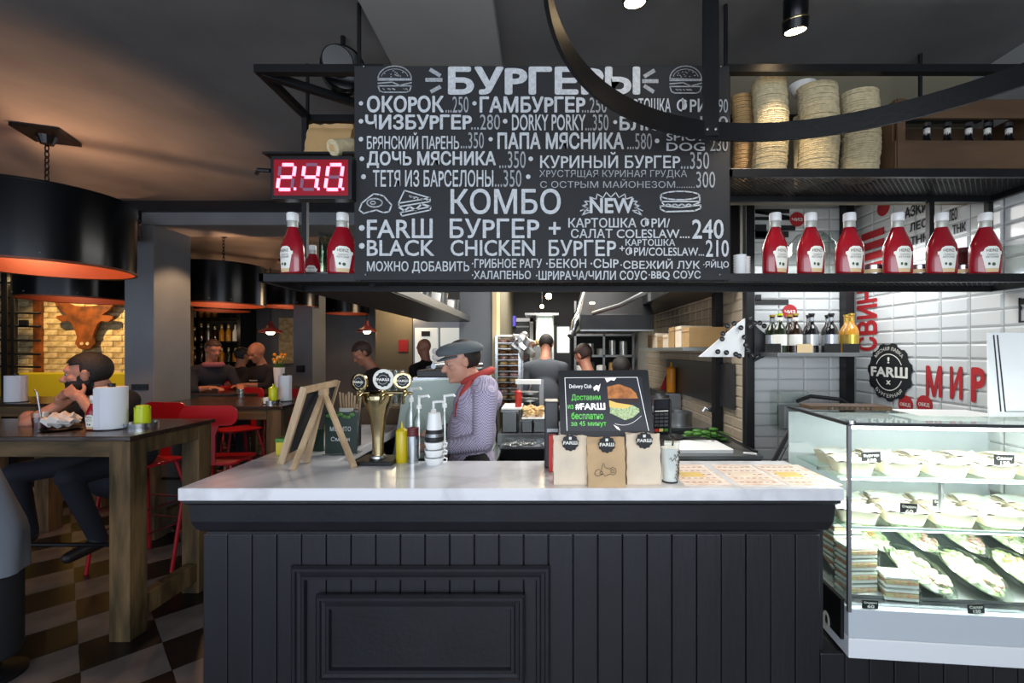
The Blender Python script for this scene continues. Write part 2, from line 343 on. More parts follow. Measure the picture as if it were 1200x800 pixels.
wk = struct(MB().box(1.368,1.5,3.1,7,0,2.9).build('wall_kitchen_right','grout'))
struct(MB().box(-.47,2.2,2.2,7,2.7,2.78).build('ceiling_kitchen','dark_paint'))
struct(MB().box(-.47,2.04,2.15,2.2,2.3,2.9).build('wall_above_shelf','olive_wall'))
def tilemesh(name, m, w=.1545, h=.0715, d=.007, e=.009):
    b = MB(); x,y = w/2,h/2; b.add([(-x,-y,0),(x,-y,0),(x,y,0),(-x,y,0),(-x+e,-y+e,d),(x-e,-y+e,d),(x-e,y-e,d),(-x+e,y-e,d)],
      [(4,5,6,7),(0,1,5,4),(1,2,6,5),(2,3,7,6),(3,0,4,7)]); return b
def tilewall(wall, m, cells, rot, w=.1545, h=.0715):
    a = tilemesh('tile', m, w, h).build('tile', m, wall, local=True); f_ = True
    for c in cells:
        o = a if f_ else a.copy()
        if not f_: C.objects.link(o)
        f_ = False; o.location = c; o.rotation_euler = rot
PT = .158; RW = .0745
# right wall: normal -X ; niche wall: normal -Y
tilewall(wr, 'tile_white', [(2.036, 2.955-PT*(i+.5), .96+RW*(j+.5)) for i in range(8) for j in range(21)], (R(90),0,R(-90)))
tilewall(wn, 'tile_white', [(1.365+.1525*(i+.5)*1.09, 2.956, .737+RW*(j+.5)) for i in range(4) for j in range(24)], (R(90),0,0), .163)
tilewall(wk, 'tile_beige', [(1.368, 3.1+PT*(i+.5), .9+RW*(j+.5)) for i in range(18) for j in range(16)], (R(90),0,R(-90)))
wb = struct(MB().box(-8,-4.95,6.2,6.45,0,2.9).build('wall_brick','mortar'))
bk = MB().box(-.1245,.1245,-.02,.008,-.0365,.0365).build('brick','brick', wb, bevel=.006); bk2 = bk.copy(); bk2.data = bk.data.copy(); bk2.data.materials[0] = M['brick_pale']; C.objects.link(bk2)
fu = [0,0]
for r in range(21):
    for c in range(9):
        x = -7.62+c*.255+(.127 if r%2 else 0); z = .98+r*.078
        k = random.random() < .4; o = (bk2 if k else bk)
        if fu[k]: o = o.copy(); C.objects.link(o)
        fu[k] += 1; o.location = (x, 6.193+random.uniform(-.006,.004), z); o.rotation_euler = (0,R(random.uniform(-.8,.8)),0)
struct(MB().box(-6.86,-6.77,6.12,6.2,0,2.9).build('trim_5','rust'))
# ---------------- service counter ----------------
YF, YB, ZT = 1.645, 2.055, 1.1
cn = thing('service_counter', 'long service counter with white stone top and black planked front', 'counter', (-.1,1.85,0))
MB().box(-1.321,1.092,YF,YB,ZT-.046,ZT).build('countertop','marble',cn,bevel=.004,label='white veined stone top')
rt = MB().box(-1.321,-.93,YB,3.75,ZT-.046,ZT).build('countertop_return','marble',cn,bevel=.004,label='white veined stone return top')
MB().box(-1.26,1.06,1.72,1.95,0,ZT-.046).build('carcass','black_planks',cn)
MB().box(-1.26,-.97,1.95,3.7,0,ZT-.046).build('carcass','black_planks',cn)
MB().box(1.06,2.02,1.72,1.95,0,.46).build('carcass','black_planks',cn)
prof = [(0,0),(0,-.012),(.012,-.022),(.016,-.085),(.028,-.118),(.05,-.135),(.05,-.145),(.075,-.145),(.075,0)]
def cornice(x0,x1):
    b = MB(); n = len(prof); pts = []
    for x,s in ((x0,1),(x1,-1)):
        for d,z in prof: pts.append((x+s*(d if d<.06 else .06), 1.655+d, ZT-.046+z))
    return b.add(pts, [(i,(i+1)%n,n+(i+1)%n,n+i) for i in range(n)]+[tuple(range(n)),tuple(range(n,2*n))])
cornice(-1.31,1.085).build('cornice','black_trim',cn)
pl = None; xx = -1.272; k = 0
while xx < 1.9:
    top = ZT-.19 if xx < 1.0 else .465
    o = MB().box(xx,xx+.0895,1.702+random.uniform(-.0012,.0012),1.72,0,top).build('plank','black_planks',cn,bevel=.0035)
    xx += .0925
def molding(x0,x1,z0,z1,yb,name):
    b = MB(); steps = [(0,0),(.0,-.012),(.008,-.02),(.018,-.02),(.022,-.012),(.034,-.01),(.04,-.016),(.05,-.016),(.055,0)]
    rows = []
    for off,d in steps: rows.append([(x0+off,yb+d,z0+off),(x1-off,yb+d,z0+off),(x1-off,yb+d,z1-off),(x0+off,yb+d,z1-off)])
    v = [p for r_ in rows for p in r_]; f = [(i*4+k,i*4+(k+1)%4,(i+1)*4+(k+1)%4,(i+1)*4+k) for i in range(len(rows)-1) for k in range(4)]
    b.add(v,f); return b.build(name,'black_trim',cn)
molding(X(341,1.69),X(645,1.69),-.02+.25,Z(663,1.69),1.702,'panel_molding')
MB().box(X(372,1.69),X(613,1.69),1.688,1.702,.38,Z(700,1.69)).build('raised_panel','black_trim',cn)
molding(X(371,1.685),X(615,1.685),.37,Z(696,1.685),1.69,'panel_molding')
# ---------------- hanging shelf unit ----------------
sh = thing('hanging_shelf', 'black steel hanging shelf of two tiers with mesh decks above the counter', 'shelf', (.4,1.86,1.85))
ZL, ZU, YS, YR = 1.89, 2.287, 1.72, 2.03
def frame(x0,x1,y0,y1,zt,t=.032):
    return MB().box(x0,x1,y0,y0+.02,zt-t,zt).box(x0,x1,y1-.02,y1,zt-t,zt).box(x0,x0+.02,y0,y1,zt-t,zt).box(x1-.02,x1,y0,y1,zt-t,zt)
def mesh_deck(x0,x1,y0,y1,z,step=.022,t=.0028):
    b = MB(); n = int((x1-x0+y1-y0)/step)
    for k in range(n):
        for s in (1,-1):
            if s == 1: a = (x0+k*step-(y1-y0), y0); c = (x0+k*step, y1)
            else: a = (x0+k*step, y0); c = (x0+k*step-(y1-y0), y1)
            (ax,ay),(bx,by) = a,c
            def clip(px,py,qx,qy):
                if px < x0: tt = (x0-px)/(qx-px); return x0, py+(qy-py)*tt
                if px > x1: tt = (x1-px)/(qx-px); return x1, py+(qy-py)*tt
                return px,py
            if max(ax,bx) < x0 or min(ax,bx) > x1: continue
            a2 = clip(ax,ay,bx,by); c2 = clip(bx,by,ax,ay); b.beam((*a2,z),(*c2,z),t,t)
    return b
frame(-1.075,2.0,YS,YR,ZL).build('lower_frame','black_metal',sh,bevel=.002)
mesh_deck(-1.06,1.98,YS+.01,YR-.01,ZL-.006).build('mesh_deck','black_metal',sh,kind='stuff')
frame(.7,2.0,YS,YR,ZU).build('upper_frame','black_metal',sh,bevel=.002)
mesh_deck(.72,1.98,YS+.01,YR-.01,ZU-.006).build('mesh_deck','black_metal',sh,kind='stuff')
MB().box(-.685,-1.075,YR,4.25,ZL-.028,ZL).build('wing_deck','black_metal',sh,label='dark side wing running back beside the return')
MB().box(-.70,-.68,YR,4.25,ZL-.02,ZL+.03).build('wing_rail','steel_dull',sh,label='pale steel edge rail')
zt = 2.672
tf = MB().box(-1.084,-.6,1.705,1.735,zt-.03,zt).beam((-1.07,1.72,zt-.015),(-1.07,2.09,zt-.015),.028).beam((-1.07,1.73,zt-.02),(-.6,2.09,zt-.02),.028)
tf.box(-1.084,2.0,2.07,2.095,zt-.03,zt); tf.build('top_frame','black_metal',sh)
MB().box(.685,2.0,1.705,1.735,zt-.028,zt).build('top_rail','black_metal',sh)
for x,y,z0,z1 in ((-1.07,2.05,ZL-.02,zt),(.70,1.735,ZL-.02,zt),(1.99,2.03,ZL-.02,zt),(1.72,2.02,ZL-.02,ZU)):
    MB().box(x-.011,x+.011,y-.011,y+.011,z0,z1).build('post','black_metal',sh)
for x,y,z0 in ((-.69,1.71,1.86),(.69,1.715,1.86),(-1.07,2.07,2.65),(1.66,2.0,2.67)):
    MB().tube([(x,y,z0),(x,y,2.9)],.008).build('hanger_rod','black_metal',sh)
MB().beam((.72,1.99,2.3),(1.7,1.99,2.64),.02).build('brace','black_metal',sh) if False else None
# ---------------- menu board ----------------
YBD = 1.70; s1 = YBD/F
bd = thing('menu_board', 'large black chalk menu board listing burgers and prices above the counter', 'menu board', (0,YBD,Z(328,YBD)))
MB().box(X(415,YBD),X(855,YBD),YBD,YBD+.014,Z(328,YBD),Z(77,YBD)).build('board_panel','chalkboard',bd,bevel=.002)
for t,x0,y0,x1,y1,b in BOARD:
    MB().text(t, P(x0,y1,YBD-.0015), (1,0,0), (0,0,1), (x1-x0)*s1, (y1-y0)*s1, b).build('chalk_lettering', 'chalk' if b else 'chalk_dim', bd)
def stroke(pts, wd, closed=False):
    b = MB(); pp = [P(x,y,YBD-.0018) for x,y in pts]
    if closed: pp.append(pp[0])
    for a,c in zip(pp,pp[1:]): b.beam(a,c,.0012,wd*s1,up=(0,0,1)) if abs((c-a).normalized().z)<.99 else b.beam(a,c,wd*s1,.0012)
    return b
def flatstroke(b, pts, wd, closed=False):
    pts = list(pts)+([pts[0]] if closed else [])
    for (x0,y0),(x1,y1) in zip(pts,pts[1:]):
        l = math.hypot(x1-x0,y1-y0) or 1; nx,ny = -(y1-y0)/l*wd/2,(x1-x0)/l*wd/2; ex,ey = (x1-x0)/l*wd/3,(y1-y0)/l*wd/3
        q = [(x0+nx-ex,y0+ny-ey),(x1+nx+ex,y1+ny+ey),(x1-nx+ex,y1-ny+ey),(x0-nx-ex,y0-ny-ey)]
        b.add([P(a,c,YBD-.0016) for a,c in q],[(0,1,2,3)])
    return b
def arc(cx,cy,rx,ry,a0,a1,n=14): return [(cx+rx*math.cos(R(a0+(a1-a0)*k/n)),cy-ry*math.sin(R(a0+(a1-a0)*k/n))) for k in range(n+1)]
def burger(cx, x0,x1,y0,y1, wd=1.4):
    b = MB(); w_=(x1-x0)/2; h=y1-y0
    flatstroke(b, arc(cx,y0+h*.48,w_,h*.47,0,180)+[(x1,y0+h*.5)], wd); flatstroke(b, arc(cx,y0+h*.45,w_*.8,h*.33,10,170), .8)
    flatstroke(b, [(x0,y0+h*.54),(x1,y0+h*.54)],wd); flatstroke(b,[(x0,y0+h*.66),(cx-3,y0+h*.62),(cx+6,y0+h*.74),(x1,y0+h*.64)],wd)
    flatstroke(b, [(x0,y0+h*.76),(x1,y0+h*.76),(x1-2,y0+h*.95),(x1-6,y1),(x0+6,y1),(x0+2,y0+h*.95)],wd,True)
    for k in range(14): a = random.uniform(20,160); r_ = random.uniform(.2,.75); flatstroke(b,[(cx+w_*r_*math.cos(R(a)),y0+h*.46-h*.4*r_*math.sin(R(a))),(cx+w_*r_*math.cos(R(a))+1,y0+h*.46-h*.4*r_*math.sin(R(a)))],.9)
    for k in range(10): xq = random.uniform(x0+5,x1-5); flatstroke(b,[(xq,y0+h*.86),(xq+2,y0+h*.9)],1)
    return b
burger(462.5,443,482,77,108).build('chalk_drawing','chalk_dim',bd); burger(803.5,785,822,77,109).build('chalk_drawing','chalk_dim',bd)
b = MB()
for q in ([(505,82),(515,88)],[(500,93.5),(517,93.5)],[(506,107),(515,102)],[(766,83),(756,89)],[(754,95),(770,95)],[(756,101),(765,107)]): flatstroke(b,q,4.5)
b.build('chalk_drawing','chalk_dim',bd)
b = MB()  # fried egg
eg = [(421,246),(424,238),(430,233),(438,227),(445,228),(450,230),(455,236),(459,240),(456,248),(449,249),(441,246),(433,248),(426,250)]
flatstroke(b,eg,1.6,True); flatstroke(b,arc(439,237.5,9,5,0,360),1.6,True); flatstroke(b,arc(437,237.5,3,2,0,360,6),1.4,True); b.build('chalk_drawing','chalk',bd)
b = MB()  # sandwich wedge
flatstroke(b,[(467,238),(474,223),(504,232),(500,234)],1.5); flatstroke(b,[(467,238),(504,232),(504,236),(468,242)],1.5,True); flatstroke(b,[(468,243),(474,247),(480,242),(487,246),(494,239),(504,242)],2.2); flatstroke(b,[(469,249),(505,242),(504,246),(471,253)],1.5,True)
for k in range(12): xq = 475+random.uniform(0,20); flatstroke(b,[(xq,228+ (xq-475)*.2+random.uniform(0,4)),(xq+2,229+(xq-475)*.2)],1)
b.build('chalk_drawing','chalk',bd)
b = MB(); pts = []
for k in range(25):
    a = 205-k*230/24; rx = 34 if k%2 else 28; ry = 17 if k%2 else 11; pts.append((716+rx*math.cos(R(a)), 242-ry*math.sin(R(a))*1.0))
flatstroke(b,pts,1.2); flatstroke(b,[(680,247),(690,243),(682,252),(692,248)],1.2); flatstroke(b,[(753,247),(745,243),(752,252),(743,248)],1.2); b.build('chalk_drawing','chalk',bd)
b = MB(); flatstroke(b,arc(797,229,23,5,0,360),1.5,True); flatstroke(b,[(774,231),(775,236),(820,236),(820,231)],1.5); flatstroke(b,[(775,236)]+[(775+k*4,239+(k%2)*2) for k in range(1,11)]+[(820,237)],1.5); flatstroke(b,[(774,241),(774,245),(780,248),(814,247),(821,244),(821,240)],1.7,False); flatstroke(b,[(774,241),(798,243),(821,240)],1.5); b.build('chalk_drawing','chalk',bd)
for x,y,r_ in [(423,121,2.6),(423,142,2.8),(423,163,2.8),(424,186,2.8),(426,207,3),(556,121,2.6),(592,142,2.8),(575,163,2.6),(622,186,2.8),(619,207,2.8),(726,126,1.6),(721,143,2.4),(770,165,2.8),(424,267,3.5),(424,288,3.5)]:
    MB().add([P(x+r_*math.cos(k),y+r_*math.sin(k),YBD-.0016) for k in [i*math.pi/4 for i in range(8)]],[tuple(range(8))]).build('chalk_bullet','chalk',bd)
for x,y in ((427,79),(844,79),(429,322),(843,322)): MB().lathe([(.004,0),(.003,.004),(0,.005)],(X(x,YBD),YBD-.004,Z(y,YBD)),8,mtx=Euler((R(90),0,0)).to_matrix()).build('screw','steel_dull',bd)
# ---------------- ring chandelier, ceiling spots ----------------
rg = thing('ring_chandelier', 'large blackened steel ring hung from a flat bar in front of the menu board', 'chandelier', (.712,.862,2.35))
cxr,cyr,rr_ = .712,.862,.705; b = MB(); n = 96; v = []; f = []
for k in range(n):
    a = 2*math.pi*k/n
    for r_,z in ((rr_,2.32),(rr_+.01,2.32),(rr_+.01,2.382),(rr_,2.382)): v.append((cxr+r_*math.cos(a),cyr+r_*math.sin(a),z))
    for q in range(4): f.append((k*4+q,((k+1)%n)*4+q,((k+1)%n)*4+(q+1)%4,k*4+(q+1)%4))
b.add(v,f).build('ring','black_metal',rg,smooth=True)
MB().box(.547,.6,1.548,1.558,2.33,2.9).build('hanger_bar','black_metal',rg)
MB().box(.12,.13,.5,.55,2.33,2.9).build('hanger_bar','black_metal',rg); MB().box(1.29,1.30,.5,.55,2.33,2.9).build('hanger_bar','black_metal',rg)
for x in (.56,.588): MB().ell((x,1.545,2.35),(.006,.004,.006),n=8,m=4).build('bolt','steel_dull',rg)
def spotlamp(px,py,Y,tilt,label):
    c = P(px,py,Y); t = thing('spotlight', label, 'light', (c.x,c.y,c.z), 0, 'ceiling spotlights over the counter')
    mt = Euler((R(tilt),0,R(-25))).to_matrix()
    MB().lathe([(.036,-.002),(.04,-.002),(.042,.03),(.038,.032),(.04,.05),(.04,.1),(.03,.13),(.0,.135)],(0,0,0),24,mtx=mt).build('housing','lamp_black',t,smooth=True,local=True)
    MB().lathe([(.043,.028),(.0435,.031),(.043,.034)],(0,0,0),24,mtx=mt,caps=False).build('trim_ring','brass',t,smooth=True,local=True)
    MB().lathe([(.0,-.003),(.034,-.002),(.034,.002),(0,.003)],(0,0,0),20,mtx=mt).build('bulb','bulb',t,local=True)
    MB().tube([mt@Vector((0,0,.12)),(0,0.0,.14+.02),(0,0,2.9-c.z)],.008).build('stem','lamp_black',t,local=True)
    MB().lathe([(.03,0),(.03,.015)],(0,0,2.885-c.z),16).build('canopy','lamp_black',t,local=True)
    return c
c1 = spotlamp(932,36,1.6,14,'black cylindrical spotlight above the paper tray stacks'); spot('spot_beam',c1-Vector((0,.0,.02)),(.95,2.0,1.2),12,85)
c2 = spotlamp(744,2,1.467,8,'black spotlight cut by the top edge, left of the hanging ring bar'); spot('spot_beam',c2-Vector((0,0,.02)),(.3,1.25,.9),16,62,blend=1)
# ---------------- price display, bags, round speaker ----------------
Yd = 1.66; dp = thing('price_display','small black led price display showing 24.0 in red digits','display',P(364,233,Yd))
MB().box(X(317,Yd),X(412,Yd),Yd,Yd+.045,Z(233,Yd),Z(182,Yd)).build('housing','black_plastic',dp,bevel=.003)
MB().box(X(321,Yd),X(408,Yd),Yd-.001,Yd+.001,Z(229,Yd),Z(187,Yd)).build('window','led_panel',dp)
MB().tube([P(317,200,Yd+.02),P(303,199,Yd+.03),P(301,203,Yd+.06)],.008).build('bracket','black_plastic',dp)
def seg(x0,x1,y0,y1,which):
    ym = (y0+y1)/2; sl = 4; out = {}
    def q(x,y): return P(x+sl*(y1-y)/(y1-y0),y,Yd-.0025)
    L_ = {'a':[(x0+2,y0),(x1-2,y0)],'g':[(x0+2,ym),(x1-2,ym)],'d':[(x0+2,y1),(x1-2,y1)],'f':[(x0,y0+2),(x0,ym-1.5)],'b':[(x1,y0+2),(x1,ym-1.5)],'e':[(x0,ym+1.5),(x0,y1-2)],'c':[(x1,ym+1.5),(x1,y1-2)]}
    for k,(a,c) in L_.items():
        pa,pc = q(*a),q(*c); MB().beam(pa,pc,.003,3.6*Yd/F,up=(0,0,1)).build('lit_segment' if k in which else 'dark_segment','led_on' if k in which else 'led_off',dp) if abs(pa.z-pc.z)<.01 else MB().beam(pa,pc,3.6*Yd/F,.003,up=(0,1,0)).build('lit_segment' if k in which else 'dark_segment','led_on' if k in which else 'led_off',dp)
seg(325,342,193,222,'abged'); seg(353,370,193,222,'fgbc'); seg(381,398,193,222,'abcdef')
for x in (346,373.5,402): MB().box(X(x-1.3,Yd),X(x+1.3,Yd),Yd-.003,Yd,Z(223,Yd),Z(220,Yd)).build('decimal_point','led_on',dp)
def paperbag(x0,x1,y0,y1,Yc,depth,name,label,m,group,crease=True,tilt=0,top=None,cat='bag'):
    """folded paper bag standing: front face at depth Yc"""
    xa,xb,zb,zt_ = X(x0,Yc),X(x1,Yc),Z(y1,Yc),Z(y0,Yc); t = thing(name,label,cat,((xa+xb)/2,Yc+depth/2,zb),0,group)
    w_=xb-xa; h=zt_-zb; b = MB(); rows = 9; cols = 8; v=[]; f=[]
    rnd = random.Random(x0)
    for i in range(rows+1):
        u = i/rows; d = depth*(1-u*.78) if u < .85 else depth*.12
        ring = []
        for k in range(cols+1): ring.append((-w_/2+w_*k/cols, -d/2))
        for k in range(3): ring.append((w_/2*(1-.05*(1 if k==1 else 0)*(1)), -d/2+d*(k+1)/4))
        for k in range(cols+1): ring.append((w_/2-w_*k/cols, d/2))
        for k in range(3): ring.append((-w_/2*(1-.05*(1 if k==1 else 0)), d/2-d*(k+1)/4))
        for (x,y) in ring:
            jx = rnd.uniform(-1,1)*.0022; jy = rnd.uniform(-1,1)*.0045*(0.3 if i==0 else 1); v.append((x+jx*(i>0), y+jy+(-depth/2+d/2)*.2, h*u+ (rnd.uniform(-.003,.003) if i==rows else 0)))
    m_ = len(v)//(rows+1)
    for i in range(rows):
        for k in range(m_): f.append((i*m_+k,i*m_+(k+1)%m_,(i+1)*m_+(k+1)%m_,(i+1)*m_+k))
    f.append(tuple(range(m_))[::-1]); f.append(tuple(rows*m_+k for k in range(m_)))
    b.add(v,f).build('bag_body',m,t,local=True,smooth=True,ang=25)
    return t,w_,h
t,_,_ = paperbag(355,408,139,183,1.78,.12,'paper_bag','kraft paper bag standing behind the red price display','kraft_dim',None)
t.location.z = Z(183,1.78)
MB().box(-1.07,-.72,1.735,1.95,t.location.z-.008,t.location.z-.001).build('bag_ledge','black_metal',sh)
MB().box(-.74,-.72,1.94,1.955,ZL-.02,t.location.z-.008).build('post','black_metal',sh)
spk = thing('round_speaker','round black speaker at the top left corner of the menu board','speaker',P(402,85,1.85))
MB().lathe([(.0,-.06),(.075,-.06),(.085,-.05),(.085,.02),(.06,.06),(0,.065)],P(402,84,1.85),28,mtx=Euler((R(-75),0,R(25))).to_matrix()).build('housing','lamp_black',spk,smooth=True)
MB().lathe([(.0,.0),(.055,.0),(.06,.006),(.055,.01),(0,.012)],P(402,84,1.85)-Vector((-.01,.07,0)),24,mtx=Euler((R(-75),0,R(25))).to_matrix()).build('cone','black_plastic',spk,smooth=True)
MB().tube([P(402,70,1.87),P(402,40,1.87+.02)+Vector((0,0,0)),Vector((X(402,1.87),1.89,2.9))],.01).build('bracket','black_metal',spk)
# roll of paper beside the board
pr = thing('paper_roll','pale paper roll lying beside the kraft bag above the price display','paper roll',P(402,172,1.76))
MB().tube([P(390,173,1.72),P(412,171,1.80)],.03,18).build('roll','pulp',pr,smooth=True); MB().tube([P(389.8,173,1.717),P(390,173,1.722)],.012,12).build('core','kraft_dim',pr)
# ---------------- ketchup bottles ----------------
def ketchup(label, loc, rotz, scale=1, first=[None]):
    if first[0] is None:
        t = thing('ketchup_bottle', label, 'bottle', (0,0,0))
        prof = [(.0,0),(.050,0),(.0565,.006),(.0595,.02),(.060,.075),(.060,.112),(.056,.132),(.043,.162),(.030,.190),(.0235,.205),(.0215,.236),(.0,.237)]
        MB().lathe(prof,n=32,sx=1,sy=.62).build('bottle_body','ketchup',t,smooth=True,ang=60,local=True)
        MB().lathe([(.0235,.232),(.0245,.235),(.0245,.262),(.022,.266),(.0,.267)],n=24,sy=.95).build('cap','ketchup_cap',t,smooth=True,ang=35,local=True)
        MB().lathe([(.0232,.205),(.0238,.207),(.0236,.23),(.023,.232)],n=24,sx=1.03,sy=.78,caps=False).build('neck_band','label_grey',t,smooth=True,local=True)
        def wrap(r0,z0,sy=.62,e=.0012):
            def fn(x,y):
                a = x/r0; return Vector(((r0+e)*math.sin(a), -(r0*sy+e)*math.cos(a), z0+y))
            return fn
        fn = wrap(.060,0)
        def plate(pts, m, name, e=.0009, lab=None):
            b = MB(); f2 = wrap(.060,0,e=e); n = 10; rows = sorted(pts)   # pts: z, half width
            v=[];f=[]
            for z,hw in rows: v += [f2(-hw+2*hw*k/n,z) for k in range(n+1)]
            for i in range(len(rows)-1):
                for k in range(n): f.append((i*(n+1)+k,i*(n+1)+k+1,(i+1)*(n+1)+k+1,(i+1)*(n+1)+k))
            return b.add(v,f).build(name,m,t,local=True)
        lb = plate([(.012,.023),(.05,.030),(.085,.037),(.087,.042),(.098,.042),(.1,.032),(.113,.026),(.12,.014)],'label_white','label')
        plate([(.012,.0215),(.028,.026)],'label_tan','label_base',.0013)
        b = MB()
        for s,w_,h,z,hh in (('HEINZ',.044,0,.096,.013),('TOMATO',.04,0,.082,.006),('KETCHUP',.046,0,.071,.008)):
            b.text(s,(0,0,0),(1,0,0),(0,0,1),w_,hh,2 if s=='HEINZ' else 1,fn=lambda x,y,w_=w_,z=z: wrap(.060,z,e=.0022)(x-w_/2,y))
        b.build('label_lettering','ink',t,local=True)
        b = MB(); b.ell(fn(-.012,.047),(.005,.002,.006),n=10,m=6).ell(fn(.004,.045),(.007,.002,.007),n=10,m=6); b.build('label_print','ink_green',t,local=True)
        first[0] = t; t.location = loc; t.rotation_euler = (0,0,rotz); t.scale = (scale,)*3; t['group'] = 'ketchup squeeze bottles'; return t
    return dup(first[0], loc, rotz, label, 'ketchup squeeze bottles', scale)
Yk = 1.79; sc = (74*Yk/F)/.267
names = ['first ketchup bottle on the right shelf, nearest the menu board','second ketchup bottle to the right of the menu board','third ketchup bottle to the right of the menu board','fourth ketchup bottle to the right of the menu board','fifth ketchup bottle to the right, second from the picture edge','rightmost red ketchup bottle on the steel shelf']
for nm,px,rz in zip(names,(908.5,950,995.5,1052,1103.5,1154.5),(-6,-14,-18,-20,-22,-26)):
    ketchup(nm, (X(px,Yk),Yk,ZL+.0), R(rz+ (px-636)/F*-12+30), sc)
ketchup('red ketchup bottle with white cap just left of the menu board', (X(401.5,Yk),Yk,ZL), R(26), sc)
ketchup('red ketchup bottle at the left shelf end, label turned left', (X(343,1.79),1.79,ZL), R(-24), sc)
ketchup('small ketchup bottle at the back, between the two left bottles', (X(366.5,1.98),1.98,ZL), R(10), .62)
# steel bar beneath and plastic bag near the left bottles
sb = thing('steel_tray','grey steel tray lying behind the left ketchup bottles','tray',(X(392,1.9),1.93,ZL))
MB().box(X(362,1.93),X(414,1.93),1.86,2.0,ZL,ZL+.03).build('tray_body','steel_dull',sb,bevel=.004)
pb = thing('plastic_cup_sleeve','tall clear plastic cup stack behind the left ketchup bottle','cup stack',(X(384,1.96),1.95,ZL+.03))
b = MB()
for k in range(9): b.lathe([(.034,.012*k),(.042,.012*k+.09),(.044,.012*k+.092)],(X(386,1.95),1.95,ZL+.031),20,caps=False)
b.build('nested_cups','clear_plastic',pb,smooth=True)
# ---------------- other goods on the lower right shelf ----------------
cs = thing('paper_cup_stack','stack of white paper cups left of the right ketchup bottles','cup stack',(X(874,1.85),1.85,ZL))
for x,n in ((867,9),(877,9)):
    b = MB()
    for k in range(n): b.lathe([(.02,.0105*k),(.0255,.0105*k+.011)],(X(x,1.85)-.0,1.85+(x-867)*.004,ZL),20,caps=(k in (0,)))
    b.build('cups','white_plastic',cs,smooth=True,ang=25)
def dome(px,py,Y,r,h,label,cat='lid',name='glass_cloche',m='clear_plastic'):
    t = thing(name,label,cat,(X(px,Y),Y,ZL)); c = (X(px,Y),Y,ZL)
    MB().lathe([(r,0),(r*1.0,h*.45),(r*.85,h*.75),(r*.5,h*.95),(0,h)],c,28,caps=False).build('dome',m,t,smooth=True,ang=60)
    MB().lathe([(r*1.04,0),(r*1.05,.006),(r,.008)],c,28,caps=False).build('rim',m,t,smooth=True)
    return t
dome(950,0,1.93,.105,.21,'large clear plastic dome between the first two right ketchup bottles')
dome(975,0,1.96,.075,.225,'tall clear jar behind the second and third ketchup bottles','jar','clear_jar')
dome(1186,0,1.82,.085,.13,'clear ribbed plastic lid stack at the right end of the lower shelf','lid','plastic_lid_stack')
t0 = thing('steel_tin','small steel tin on the shelf right of the third ketchup bottle','tin',(X(1022,1.86),1.86,ZL),0,'steel tins between ketchup bottles')
MB().lathe([(.0,0),(.04,0),(.041,.003),(.041,.05),(.042,.053),(.039,.055),(0,.052)],n=26).build('tin_body','steel',t0,smooth=True,local=True)
MB().lathe([(.0415,.02),(.042,.021),(.042,.035),(.0415,.036)],n=26,caps=False).build('tin_band','label_tan',t0,local=True)
dup(t0,(X(1076,1.86),1.86,ZL),1,'small steel tin on the shelf right of the fourth ketchup bottle','steel tins between ketchup bottles')
dup(t0,(X(1127,1.86),1.86,ZL),2,'small steel tin on the shelf right of the fifth ketchup bottle','steel tins between ketchup bottles')
rb = thing('red_jar','dark red round jar behind the fifth and sixth ketchup bottles','jar',(X(1128,1.95),1.95,ZL+.055))
MB().lathe([(0,0),(.04,0),(.045,.02),(.045,.1),(.03,.125),(0,.13)],(X(1128,1.95),1.95,ZL),22).build('jar_body','red_dark',rb,smooth=True); MB().lathe([(0,0),(.03,0),(.03,.02),(0,.02)],(X(1128,1.95),1.95,ZL+.125),18).build('lid','red_dark',rb)
# ---------------- paper tray stacks and crate on the upper shelf ----------------
def traystack(px0,px1,ytop,Y,label,m='pulp'):
    x0,x1 = X(px0,Y),X(px1,Y); c = ((x0+x1)/2,Y,ZU); h = Z(ytop,Y)-ZU; t = thing('paper_tray_stack',label,'tray stack',c,0,'stacks of pulp paper trays on the upper shelf')
    n = int(h/.0085); rnd = random.Random(px0); w2 = (x1-x0)/2; proto = None
    b = MB()
    for k in range(n):
        z = k*.0085; s = 1-.03*rnd.random(); lean = .012*math.sin(k/n*3)
        b.lathe([(w2*.93*s,z),(w2*s,z+.004),(w2*1.0*s,z+.006),(w2*.9*s,z+.0065)],(lean+rnd.uniform(-.0015,.0015),rnd.uniform(-.002,.002),0),18,sy=.8,caps=(k in (0,n-1)))
    b.build('nested_trays',m,t,local=True,kind='stuff'); return t
traystack(880,920,94,1.84,'tall leftmost stack of pale paper trays on the upper shelf')
traystack(856,882,112,1.92,'dim shorter stack of paper trays against the menu board edge','kraft_dim')
traystack(934,979,101,1.84,'middle stack of pale paper trays under the spotlight')
traystack(985,1027,108,1.84,'rightmost straight stack of pale paper trays beside the wooden crate')
bw = thing('white_bowl','white bowl resting on the paper trays, seen between two stacks','bowl',P(937,108,1.93))
MB().lathe([(.02,-.02),(.035,-.018),(.055,.02),(.05,.02),(.03,-.01),(0,-.012)],P(940,106,1.93),20).build('bowl_body','white_plastic',bw,smooth=True)
MB().lathe([(.03,0),(.035,.3),(.0,.31)],(X(940,1.93),1.93,ZU),16).build('pedestal_sleeve','pulp',bw)
cr = thing('wooden_crate','dark wooden crate holding bottles at the right end of the upper shelf','crate',(X(1125,1.86),1.86,ZU))
xa,xb = X(1048,1.76),1.98
for z0,z1 in ((ZU,Z(165,1.76)),(Z(139,1.76),Z(117,1.76))):
    MB().box(xa,xb,1.755,1.77,z0,z1).build('slat','wood_crate',cr,bevel=.002); MB().box(xa,xb,1.985,2.0,z0,z1).build('slat','wood_crate',cr,bevel=.002)
